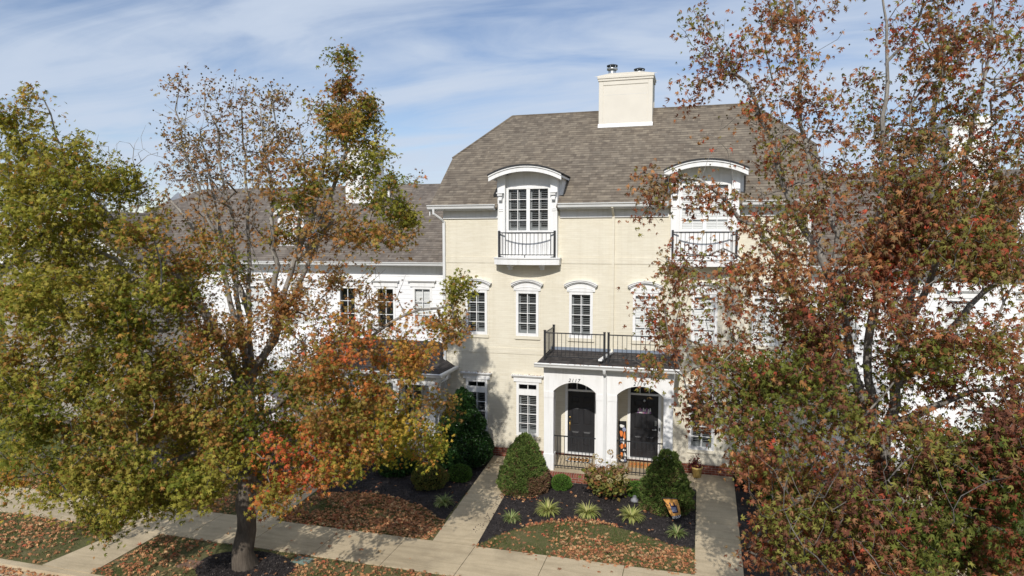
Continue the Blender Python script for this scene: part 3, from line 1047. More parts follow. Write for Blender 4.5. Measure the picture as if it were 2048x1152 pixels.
for (x0, x1, y_, zt, zb, nb) in ((-4.23, -2.89, -1.47, 1.31, 0.36, 11), (-2.28, -0.875, -1.47, 1.31, 0.36, 11)):
    r_ = MB()
    bar(r_, (x0, y_), (x1, y_), zt, 0.016, 0.018)
    bar(r_, (x0, y_), (x1, y_), zb, 0.014, 0.014)
    rail_bars(r_, (x0, y_), (x1, y_), 0.30, zt, nb, 0.008)
    r_.build('railing', 'blackmetal', porch)
r_ = MB()
for (x, y_) in ((-4.53, -1.47), (-4.55, -0.06), (-2.68, -1.47), (-2.555, -1.47), (-0.63, -1.47), (-0.62, -0.06)):
    r_.box(x - 0.032, x + 0.032, y_ - 0.032, y_ + 0.032, 3.66, 4.60)
    r_.box(x - 0.037, x + 0.037, y_ - 0.037, y_ + 0.037, 4.60, 4.618)
for a, c, n in (((-4.53, -1.47), (-2.68, -1.47), 13), ((-2.555, -1.47), (-0.63, -1.47), 13), ((-4.53, -1.47), (-4.55, -0.06), 9), ((-0.63, -1.47), (-0.62, -0.06), 9)):
    bar(r_, a, c, 4.535, 0.016, 0.016)
    bar(r_, a, c, 3.80, 0.014, 0.014)
    rail_bars(r_, a, c, 3.80, 4.53, n, 0.0075)
r_.build('balcony_railing', 'blackmetal', porch)
text_mesh('2117', 0.15, 'house_number', 'blackmetal', porch, (-3.58, YP - 0.008, 3.065))
text_mesh('2119', 0.15, 'house_number', 'blackmetal', porch, (-1.61, YP - 0.008, 3.065))

# ---------------------------------------------------------------- white neighbours


def gable_roof(mb, x0, x1, y0, z0, yr, zr, mi=0):
    mb.face([(x0, y0, z0), (x1, y0, z0), (x1, yr, zr), (x0, yr, zr)], mi)
    mb.face([(x1, 2 * yr - y0, z0), (x0, 2 * yr - y0, z0), (x0, yr, zr), (x1, yr, zr)], mi)


def neighbour(name, label, x0, x1, mirror, chim_x, specs):
    """white sided terrace half; specs: windows (x, z0, z1, w, blind)"""
    h = thing(name, label, 'house', 'white houses beside the cream townhouse')
    Y = 0.8
    hs = []
    for (x, z0, z1, wd, bl) in specs:
        hs.append(window(h, x, z0, z1, wd, Y, 3, 'flat', bl, 0.0, False, wallmat='white'))
    m = MB()
    wall(m, x0, x1, 0.3, 6.55, Y, hs)
    for x in (x0, x1):
        m.face([(x, Y, 0.3), (x, 9.8, 0.3), (x, 9.8, 6.55), (x, 5.3, 9.75), (x, Y, 6.55)])
    m.face([(x0, 9.8, 0.3), (x1, 9.8, 0.3), (x1, 9.8, 6.55), (x0, 9.8, 6.55)])
    m.build('wall', ['siding', 'dark'], h)
    bm_ = MB()
    bm_.box(x0 - 0.01, x1 + 0.01, Y - 0.03, 9.83, -0.2, 0.30)
    bm_.build('brick_base', 'brick', h)
    t = MB()
    t.box(x0, x1, Y - 0.03, Y + 0.01, 6.22, 6.50)
    t.box(x0, x1, Y - 0.40, Y, 6.50, 6.53)
    t.build('frieze', 'white', h)
    g = MB()
    gutter(g, x0, x1, Y - 0.40, 6.62, 0.13)
    g.build('gutter', 'greywhite', h)
    return h, Y


lh, LY = neighbour('white_house', 'white sided house with brown roof behind the green and orange tree on the left', -24.2, -8.46, False, -13.8,
                   [(-9.60, 4.15, 5.72, 0.76, 'closed'), (-11.06, 4.10, 5.70, 0.78, None), (-12.63, 4.10, 5.70, 0.78, None), (-14.6, 4.1, 5.7, 0.9, 'closed'), (-16.6, 4.1, 5.7, 0.8, 'closed'),
                    (-10.0, 0.75, 2.5, 0.8, 'open'), (-14.9, 0.75, 2.5, 0.8, 'open'), (-17.2, 0.75, 2.5, 0.8, 'open')])
rf = MB()
rf.face([(-24.6, 0.40, 6.60), (-8.46, 0.40, 6.60), (-8.46, 5.3, 9.83), (-22.9, 5.3, 9.83), (-24.6, 3.7, 8.77)], 0)
rf.face([(-8.46, 10.2, 6.60), (-24.6, 10.2, 6.60), (-24.6, 6.9, 8.77), (-22.9, 5.3, 9.83), (-8.46, 5.3, 9.83)], 0)
rf.face([(-24.6, 3.7, 8.77), (-22.9, 5.3, 9.83), (-24.6, 6.9, 8.77)], 1)
ro = rf.build('roof', ['roofn', 'roofny'], lh)
ro.modifiers.new('thickness', 'SOLIDIFY').thickness = 0.05
for x in (-13.8,):
    c_ = MB()
    c_.box(x - 0.62, x + 0.62, 4.0, 5.05, 8.2, 11.20)
    for a, d in ((x - 0.64, x - 0.52), (x + 0.52, x + 0.64)):
        c_.box(a, d, 3.98, 4.01, 8.2, 11.2)
    c_.box(x - 0.70, x + 0.70, 3.92, 5.13, 11.2, 11.42)
    c_.build('chimney', 'white', lh)
vp = MB()
vp.tube([(-12.6, 4.3, 9.0), (-12.6, 4.3, 9.95)], 0.05, 10)
vp.build('vent_pipe', 'white', lh)
# gabled dormer on the left house roof
d_ = MB()
d_.box(-15.92, -14.77, 1.3, 3.6, 7.1, 8.35)
d_.prism([(-15.92, 8.35), (-14.77, 8.35), (-15.345, 8.78)], 'y', 1.3, 3.9)
do_ = d_.build('dormer', 'siding', lh)
for s_ in (-1, 1):
    e_ = MB()
    e_.prism([(-15.345, 8.80), (-15.345 + s_ * 0.75, 8.24), (-15.345 + s_ * 0.75, 8.37), (-15.345, 8.93)], 'y', 1.1, 1.16)
    e_.build('rake_board', 'white', do_)
e_ = MB()
for s_ in (-1, 1):
    e_.prism([(-15.345, 8.94), (-15.345 + s_ * 0.78, 8.36), (-15.345 + s_ * 0.78, 8.40), (-15.345, 8.98)], 'y', 1.08, 3.9)
e_.build('dormer_roof', 'roofn', do_)
window(lh, -15.345, 7.30, 8.25, 0.7, 1.297, 2, None, 'closed', 0.0, False)
# projecting front gable at the far left
wg = MB()
wg.box(-26.5, -19.7, -1.6, 0.9, 0.3, 6.3)
wg.prism([(-26.5, 6.3), (-19.7, 6.3), (-23.1, 8.35)], 'y', -1.6, 2.8)
wo_ = wg.build('front_gable', 'taupe', lh)
for s_ in (-1, 1):
    e_ = MB()
    e_.prism([(-23.1, 8.28), (-23.1 + s_ * 3.75, 6.02), (-23.1 + s_ * 3.75, 6.27), (-23.1, 8.53)], 'y', -1.95, -1.88)
    e_.build('rake_board', 'white', wo_)
e_ = MB()
for s_ in (-1, 1):
    e_.prism([(-23.1, 8.54), (-23.1 + s_ * 3.8, 6.26), (-23.1 + s_ * 3.8, 6.31), (-23.1, 8.59)], 'y', -1.98, 3.6)
e_.build('gable_roof', 'roofn', wo_)
window(lh, -21.6, 4.0, 5.5, 0.9, -1.62, 3, None, None, 0.0, False)
window(lh, -21.6, 0.8, 2.5, 0.9, -1.62, 3, None, None, 0.0, False)
# its two porches
p_ = MB()
p_.box(-17.6, -13.35, -1.1, 0.79, -0.2, 0.25, 1)
p_.box(-17.6, -13.35, -1.0, 0.79, 2.75, 3.15, 0)
for a in (-17.6, -15.6, -13.65):
    p_.box(a, a + 0.30, -1.0, -0.70, 0.25, 2.75, 0)
for a, c in ((-17.30, -15.6), (-15.30, -13.65)):
    ar = arc_line((a + c) / 2, (c - a) / 2, 2.35, 2.74, 14)
    p_.band(ar, [(q[0], 2.75) for q in ar], -0.98, -0.72, 0)
pp = p_.build('porch', ['white', 'brick'], lh)
r_ = MB()
bar(r_, (-17.5, -0.95), (-13.4, -0.95), 3.90, 0.03, 0.03)
bar(r_, (-17.5, -0.95), (-13.4, -0.95), 3.24, 0.02, 0.02)
rail_bars(r_, (-17.5, -0.95), (-13.4, -0.95), 3.15, 3.9, 34, 0.016)
for x in (-17.5, -15.45, -13.4):
    r_.box(x - 0.05, x + 0.05, -1.0, -0.9, 3.15, 4.05)
r_.build('balcony_railing', 'white', pp)
p_ = MB()
p_.box(-12.9, -8.20, -1.45, 0.79, -0.2, 0.22, 1)
p_.box(-12.9, -8.22, -1.40, -1.18, 2.62, 2.95, 0)
p_.box(-8.40, -8.22, -1.18, -0.01, 2.62, 2.95, 0)
for a in (-12.9, -11.2, -9.75, -8.46):
    p_.box(a, a + 0.22, -1.40, -1.18, 0.22, 2.62, 0)
pp = p_.build('porch', ['white', 'brick'], lh)
r_ = MB()
r_.face([(-13.1, -1.58, 3.02), (-8.02, -1.58, 3.02), (-8.95, 0.78, 3.75), (-13.1, 0.78, 3.75)])
r_.face([(-8.02, -1.58, 3.02), (-8.02, -0.005, 3.02), (-8.46, -0.005, 3.30), (-8.46, 0.78, 3.45), (-8.95, 0.78, 3.75)])
r_.build('porch_roof', 'darkroof', pp).modifiers.new('thickness', 'SOLIDIFY').thickness = 0.04
g = MB()
gutter(g, -13.15, -7.93, -1.56, 3.05, 0.12)
g.prism([(-8.02, 2.93), (-7.96, 2.93), (-7.92, 2.98), (-7.91, 3.05), (-8.02, 3.05)], 'y', -1.56, -0.01)
g.tube([(-7.98, -0.9, 2.93), (-8.02, -1.0, 2.80), (-8.19, -1.12, 2.66), (-8.20, -1.12, 0.3)], 0.035, 8)
g.build('gutter', 'greywhite', pp)
r_ = MB()
bar(r_, (-12.7, -1.30), (-8.45, -1.30), 1.12, 0.025, 0.025)
bar(r_, (-12.7, -1.30), (-8.45, -1.30), 0.36, 0.02, 0.02)
rail_bars(r_, (-12.7, -1.30), (-8.45, -1.30), 0.36, 1.12, 30, 0.014)
r_.build('railing', 'white', pp)
dd = MB()
dd.box(-11.98, -11.10, 0.76, 0.79, 0.28, 2.36)
dd.build('door', 'door', lh)

rh, RYF = neighbour('white_house', 'white sided house with brown roof behind the red leaved tree on the right', 3.22, 18.9, True, 8.6,
                    [(4.40, 4.15, 5.72, 0.78, 'closed'), (5.85, 4.10, 5.70, 0.78, 'closed'), (7.40, 4.10, 5.70, 0.78, 'closed'), (9.4, 4.1, 5.7, 0.9, 'closed'), (11.4, 4.1, 5.7, 0.8, 'closed'),
                     (4.8, 0.75, 2.5, 0.8, 'open'), (8.0, 0.75, 2.5, 0.8, 'closed'), (9.7, 0.75, 2.5, 0.8, 'open'), (12.0, 0.75, 2.5, 0.8, 'open')])
rf = MB()
gable_roof(rf, 3.22, 19.2, 0.40, 6.60, 5.3, 9.83)
rf.build('roof', 'roofn', rh).modifiers.new('thickness', 'SOLIDIFY').thickness = 0.05
c_ = MB()
c_.box(7.98, 9.18, 4.0, 5.05, 8.2, 11.25)
for a, d in ((7.96, 8.08), (9.08, 9.20)):
    c_.box(a, d, 3.98, 4.01, 8.2, 11.25)
c_.box(7.92, 9.24, 3.93, 5.12, 11.25, 11.46)
c_.build('chimney', 'white', rh)
d_ = MB()
d_.box(9.0, 10.15, 1.3, 3.6, 7.1, 8.35)
d_.prism([(9.0, 8.35), (10.15, 8.35), (9.575, 8.78)], 'y', 1.3, 3.9)
do_ = d_.build('dormer', 'siding', rh)
e_ = MB()
for s_ in (-1, 1):
    e_.prism([(9.575, 8.94), (9.575 + s_ * 0.78, 8.36), (9.575 + s_ * 0.78, 8.40), (9.575, 8.98)], 'y', 1.08, 3.9)
e_.build('dormer_roof', 'roofn', do_)
p_ = MB()
p_.box(3.3, 4.95, -1.2, 0.79, -0.2, 0.25, 1)
for a in (3.35, 4.5):
    p_.box(a, a + 0.26, -1.1, -0.84, 0.25, 2.75, 0)
p_.box(3.30, 4.80, -1.12, 0.78, 2.75, 3.05, 0)
p_.prism([(3.35, 3.06), (4.75, 3.06), (4.05, 3.62)], 'y', -1.12, 0.7, 0)
pp = p_.build('porch', ['white', 'brick'], rh)
e_ = MB()
for s_ in (-1, 1):
    e_.prism([(4.05, 3.70), (4.05 + s_ * 0.85, 3.02), (4.05 + s_ * 0.85, 3.07), (4.05, 3.75)], 'y', -1.3, 0.72)
e_.build('porch_roof', 'roofn', pp)

# ---------------------------------------------------------------- trees

PAL = {
    'g': [((0.245, 0.238, 0.036), 4), ((0.320, 0.292, 0.052), 4), ((0.155, 0.178, 0.026), 2.6), ((0.37, 0.310, 0.065), 2.4), ((0.35, 0.190, 0.055), 1.3), ((0.44, 0.26, 0.06), 0.6)],
    'd': [((0.115, 0.150, 0.022), 4), ((0.170, 0.190, 0.030), 4), ((0.25, 0.235, 0.045), 2), ((0.34, 0.19, 0.05), 0.8)],
    'go': [((0.220, 0.215, 0.038), 3), ((0.150, 0.165, 0.027), 2), ((0.38, 0.195, 0.058), 3), ((0.35, 0.270, 0.07), 2.4), ((0.45, 0.19, 0.06), 1)],
    'gy': [((0.270, 0.265, 0.040), 3), ((0.180, 0.200, 0.030), 3), ((0.50, 0.35, 0.06), 2), ((0.45, 0.21, 0.05), 1.4)],
    'o': [((0.40, 0.190, 0.068), 4), ((0.34, 0.210, 0.080), 3), ((0.27, 0.225, 0.055), 3.2), ((0.46, 0.165, 0.062), 1.3), ((0.25, 0.135, 0.060), 2)],
    'O': [((0.36, 0.185, 0.080), 4), ((0.30, 0.165, 0.075), 3), ((0.33, 0.240, 0.095), 3), ((0.22, 0.125, 0.065), 2)],
    'T': [((0.30, 0.165, 0.075), 3), ((0.33, 0.240, 0.095), 3)],
    'r': [((0.56, 0.195, 0.055), 3.5), ((0.50, 0.27, 0.065), 3), ((0.56, 0.120, 0.05), 1.2), ((0.28, 0.245, 0.045), 3.4), ((0.46, 0.24, 0.10), 2), ((0.18, 0.20, 0.03), 1.6)],
    'm': [((0.300, 0.120, 0.064), 4), ((0.210, 0.080, 0.050), 2.4), ((0.40, 0.165, 0.075), 3), ((0.50, 0.100, 0.055), 0.9), ((0.50, 0.250, 0.110), 1.4), ((0.225, 0.210, 0.055), 4.2), ((0.31, 0.210, 0.105), 3)],
    'mg': [((0.235, 0.100, 0.062), 3), ((0.165, 0.072, 0.050), 2), ((0.40, 0.095, 0.055), 0.6), ((0.44, 0.22, 0.075), 1.0), ((0.165, 0.185, 0.038), 4.4), ((0.27, 0.26, 0.065), 2.6), ((0.33, 0.17, 0.085), 2.4)],
    'G': [((0.105, 0.140, 0.028), 4), ((0.075, 0.105, 0.024), 3), ((0.18, 0.19, 0.045), 2), ((0.24, 0.075, 0.040), 1.6), ((0.38, 0.10, 0.04), 0.8)],
}


def pick(pal, n):
    c = np.array([p[0] for p in pal], dtype=np.float32)
    wts = np.array([p[1] for p in pal], dtype=float)
    return c[rng.choice(len(pal), n, p=wts / wts.sum())]


def resample(pts, seg, jit):
    out = [np.array(pts[0], float)]
    for a, b in zip(pts[:-1], pts[1:]):
        a, b = np.array(a, float), np.array(b, float)
        n = max(1, int(np.linalg.norm(b - a) / seg))
        for k in range(1, n + 1):
            out.append(a + (b - a) * k / n + (rng.normal(0, jit, 3) if k < n else 0))
    return out


def grow(leaders, attr, seg=0.30, jit=0.02, maxn=60000, limb=0.0):
    """limbs along the leaders, then a twig to every attractor, each from the node that is cheapest to branch from"""
    P = np.zeros((maxn, 3))
    floor = np.zeros(maxn)
    par = np.full(maxn, -1, dtype=int)
    n = 0
    for li, ld in enumerate(leaders):
        pts = resample(ld, seg, jit)
        if li == 0:
            prev = -1
        else:
            prev = int(np.argmin(((P[:n] - pts[0]) ** 2).sum(1)))
            pts = pts[1:]
        for qi, p in enumerate(pts):
            P[n] = p
            floor[n] = 0 if li == 0 else 0.011 + limb * (1 - qi / len(pts))
            par[n] = prev
            prev = n
            n += 1
    base = P[:n].copy()
    d0 = np.array([np.sqrt(((base - a) ** 2).sum(1)).min() for a in attr])
    tips = np.full(len(attr), -1, dtype=int)
    starts = np.zeros(len(attr), dtype=int)
    zmin = leaders[0][-1][2] * 0.55
    for i in np.argsort(d0):
        a = attr[i]
        v = a - P[:n]
        d = np.sqrt((v ** 2).sum(1)) + 1e-6
        cost = d * (1.25 - 0.55 * np.clip(v[:, 2] / d, -1, 0.8)) + np.where(P[:n, 2] < zmin, 2.0, 0.0)
        j = int(np.argmin(cost))
        p0 = P[j]
        dist = d[j]
        k = par[j]
        pd = p0 - P[k] if k >= 0 else np.array([0, 0, 1.0])
        pd = pd / (np.linalg.norm(pd) + 1e-9)
        p1 = p0 + pd * dist * 0.30 + np.array([0, 0, 0.06 * dist])
        m = max(1, int(round(dist / seg)))
        starts[i] = n
        prev = j
        for s in range(1, m + 1):
            t = s / m
            q = (1 - t) ** 2 * p0 + 2 * t * (1 - t) * p1 + t * t * a
            if s < m:
                q = q + rng.normal(0, jit * 0.8, 3)
            P[n] = q
            par[n] = prev
            prev = n
            n += 1
        tips[i] = n - 1
    global FLOOR
    FLOOR = floor[:n] if limb else None
    return P[:n], par[:n], tips, starts


def wood(name, P, par, tips, mat, parent, rtip, expo, flare=True, rmin=0.0035, cap_r=1.0):
    n = len(P)
    cnt = np.zeros(n)
    cnt[tips] = 1
    kids = [[] for _ in range(n)]
    for i in range(n - 1, 0, -1):
        if par[i] >= 0:
            if cnt[i] == 0:
                cnt[i] = 0.5
            cnt[par[i]] += cnt[i]
            kids[par[i]].append(i)
    rad = np.minimum(np.maximum(rmin, rtip * cnt ** expo), cap_r)
    if FLOOR is not None:
        rad = np.maximum(rad, FLOOR)
    if flare:
        rad = rad * (1 + 0.55 * np.exp(-np.maximum(P[:, 2], 0) / 0.28))
    V, T, off = [], [], 0
    stack = [(0, -1)]
    while stack:
        i, p = stack.pop()
        ch = [i] if p < 0 else [p, i]
        while kids[i]:
            ks = sorted(kids[i], key=lambda q: -cnt[q])
            for q in ks[1:]:
                stack.append((q, i))
            i = ks[0]
            ch.append(i)
        if len(ch) < 2:
            continue
        pts = P[ch]
        rr = rad[ch].copy()
        if p >= 0:
            rr[0] = min(rr[0], rr[1] * 1.25)
        rr[-1] *= 0.5
        R0 = rr.max()
        ns = 14 if R0 > 0.1 else (8 if R0 > 0.035 else (5 if R0 > 0.012 else 3))
        tan = np.gradient(pts, axis=0)
        tan /= np.linalg.norm(tan, axis=1)[:, None] + 1e-9
        ref = np.array([0.31, 0.95, 0.05]) if abs(tan[0, 1]) < 0.8 else np.array([0.95, 0.1, 0.3])
        u = np.cross(tan, ref)
        u /= np.linalg.norm(u, axis=1)[:, None] + 1e-9
        w_ = np.cross(tan, u)
        a = np.arange(ns) * 2 * math.pi / ns
        lump = 1 + (0.05 * np.sin(3 * a + 1.0) + 0.04 * np.sin(5 * a)) * (R0 > 0.06)
        ring = pts[:, None, :] + (u[:, None, :] * np.cos(a)[None, :, None] + w_[:, None, :] * np.sin(a)[None, :, None]) * (rr[:, None] * lump[None, :])[:, :, None]
        V.append(ring.reshape(-1, 3))
        m = len(ch)
        k = np.arange(m - 1)[:, None] * ns
        b = np.arange(ns)[None, :]
        b2 = (b + 1) % ns
        q0, q1, q2, q3 = k + b, k + b2, k + ns + b2, k + ns + b
        T.append(off + np.stack([q0, q1, q2], -1).reshape(-1, 3))
        T.append(off + np.stack([q0, q2, q3], -1).reshape(-1, 3))
        off += m * ns
    return array_mesh(name, np.concatenate(V), np.concatenate(T), mat, parent, None, True)


# five lobed star leaf: petiole end at the origin, y forward
_ang = [(-1.95, 0.30), (-1.32, 0.58), (-0.98, 0.24), (-0.66, 0.66), (-0.33, 0.26), (0.0, 0.72), (0.33, 0.26), (0.66, 0.66), (0.98, 0.24), (1.32, 0.58), (1.95, 0.30)]
_star = [(0.0, 0.34, 0.03)]
for _a, _r in _ang:
    _k = 1.25
    _star.append((math.sin(_a * _k) * _r, 0.34 + math.cos(_a * _k) * _r, -0.16 * (_r > 0.5) - 0.02))
STAR = np.array(_star, dtype=np.float32)
STAR_T = np.array([(0, i, i + 1) for i in range(1, 11)], dtype=np.int32)


def star_leaves(name, pos, size, cols, mat, parent, up=0.36, flat=False, curl=1.0, droop=0.9, narrow=1.0):
    N = len(pos)
    nrm = rng.normal(0, 1, (N, 3))
    nrm /= np.linalg.norm(nrm, axis=1)[:, None]
    if flat:
        nrm = nrm * 0.30 + np.array([0, 0, 1.0])
    else:
        nrm[:, 2] = np.abs(nrm[:, 2]) * 0.8 + up
        nrm[:, 1] -= 0.40
    nrm /= np.linalg.norm(nrm, axis=1)[:, None]
    f = rng.normal(0, 1, (N, 3))
    if not flat:
        f[:, 2] -= droop
    f -= nrm * (f * nrm).sum(1)[:, None]
    f /= np.linalg.norm(f, axis=1)[:, None] + 1e-9
    r = np.cross(f, nrm)
    s = (size * rng.uniform(0.68, 1.25, N)).astype(np.float32)
    cu = rng.uniform(0.2, 2.4, N) * curl * np.where(rng.random(N) < 0.15, -1, 1)
    wd = rng.uniform(0.75, 1.05, N) * np.where(rng.random(N) < 0.6, narrow, 1.0)
    L = STAR[None, :, :] * s[:, None, None]
    v = pos[:, None, :] + r[:, None, :] * (L[:, :, 0:1] * wd[:, None, None]) + f[:, None, :] * L[:, :, 1:2] + nrm[:, None, :] * (L[:, :, 2:3] * cu[:, None, None])
    k = len(STAR)
    t = (STAR_T[None] + (np.arange(N) * k)[:, None, None]).reshape(-1, 3)
    c = np.repeat(cols, k, axis=0)
    return array_mesh(name, v.reshape(-1, 3), t, mat, parent, c)


ICO_V, ICO_T = None, None


def balls(name, pos, r, mat, parent):
    global ICO_V, ICO_T
    if ICO_V is None:
        b = bmesh.new()
        bmesh.ops.create_icosphere(b, subdivisions=1, radius=1.0)
        b.verts.ensure_lookup_table()
        ICO_V = np.array([v.co for v in b.verts])
        ICO_T = np.array([[v.index for v in f.verts] for f in b.faces])
        b.free()
    N = len(pos)
    rr = r * rng.uniform(0.75, 1.15, N)
    v = pos[:, None, :] + ICO_V[None] * rr[:, None, None]
    t = (ICO_T[None] + (np.arange(N) * len(ICO_V))[:, None, None]).reshape(-1, 3)
    return array_mesh(name, v.reshape(-1, 3), t, mat, parent, None, True)


def leafy_tree(name, label, group, leaders, blobs, leaf_size, frac, per, rtip, expo, barkmat, ball_zone, capr, spread=0.10, limb=0.058, up=0.34, curl=1.1, droop=0.9, gap=0.0, narrow=0.85):
    root = thing(name, label, 'tree', group)
    base = Vector(leaders[0][0])
    A, K, Z = [], [], []
    for (x, y, z, r, n, c) in blobs:
        m = max(3, int(n * frac))
        q = rng.normal(0, 1, (m, 3))
        q /= np.linalg.norm(q, axis=1)[:, None]
        q *= (rng.random(m) ** (1 / 2.4))[:, None] * np.array([r, max(r * 1.1, 0.55), r * 0.95])
        A.append(q + np.array([x, y, z]))
        K += [c] * m
        Z += [pick(PAL[c], 1)[0]] * m
    A = np.concatenate(A)
    # foliage gathers in sprays with hollows between them
    gn = np.array([noise.noise(Vector((a[0] * 0.95, a[1] * 0.95, a[2] * 1.25 + 7.0))) + 0.6 * noise.noise(Vector((a[0] * 2.1, a[1] * 2.1 + 3.0, a[2] * 2.6))) for a in A])
    ok = (A[:, 2] > 0.75) & ((gn + rng.normal(0, 0.10, len(A)) > gap) | np.array([k in 'TO' for k in K]))
    A = A[ok]
    K = [k for k, o in zip(K, ok) if o]
    Z = [k for k, o in zip(Z, ok) if o]
    P, par, tips, starts = grow(leaders, A, 0.30, 0.032, limb=limb)
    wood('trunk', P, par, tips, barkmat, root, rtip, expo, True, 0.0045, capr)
    pos, cols = [], []
    for i, k in enumerate(K):
        t = tips[i]
        m = max(2 if per[k] else 1, int(per[k] * rng.uniform(0.5, 1.5) * (0.62 if (k == 'm' and P[t][2] > 8.4) else 1.0)))
        pa = par[t]
        p0 = P[pa] if pa >= 0 else P[t]
        s = rng.uniform(-0.9, 1.25, m)
        pp = p0[None] + (P[t] - p0)[None] * s[:, None] + rng.normal(0, spread, (m, 3))
        pp[:, 2] -= 0.02
        bc = pick(PAL[k], 1)
        u = rng.random(m)[:, None]
        cc = np.where(u < 0.38, Z[i], np.where(u < 0.72, bc, pick(PAL[k], m)))
        cc = cc * rng.uniform(0.68, 1.25, m)[:, None]
        pos.append(pp)
        cols.append(cc)
    pos, cols = np.concatenate(pos), np.clip(np.concatenate(cols), 0, 0.9)
    star_leaves('crown', pos, leaf_size, cols, 'leaf', root, up, False, curl, droop, narrow)
    bz = [i for i in range(len(K)) if ball_zone(P[tips[i]])]
    if bz:
        bp = P[tips[np.array(bz)]]
        bp = np.repeat(bp, 2, axis=0) + rng.normal(0, 0.09, (2 * len(bp), 3))
        tag(balls('seed_balls', bp, 0.019, 'ball', root), kind='stuff')
    return root


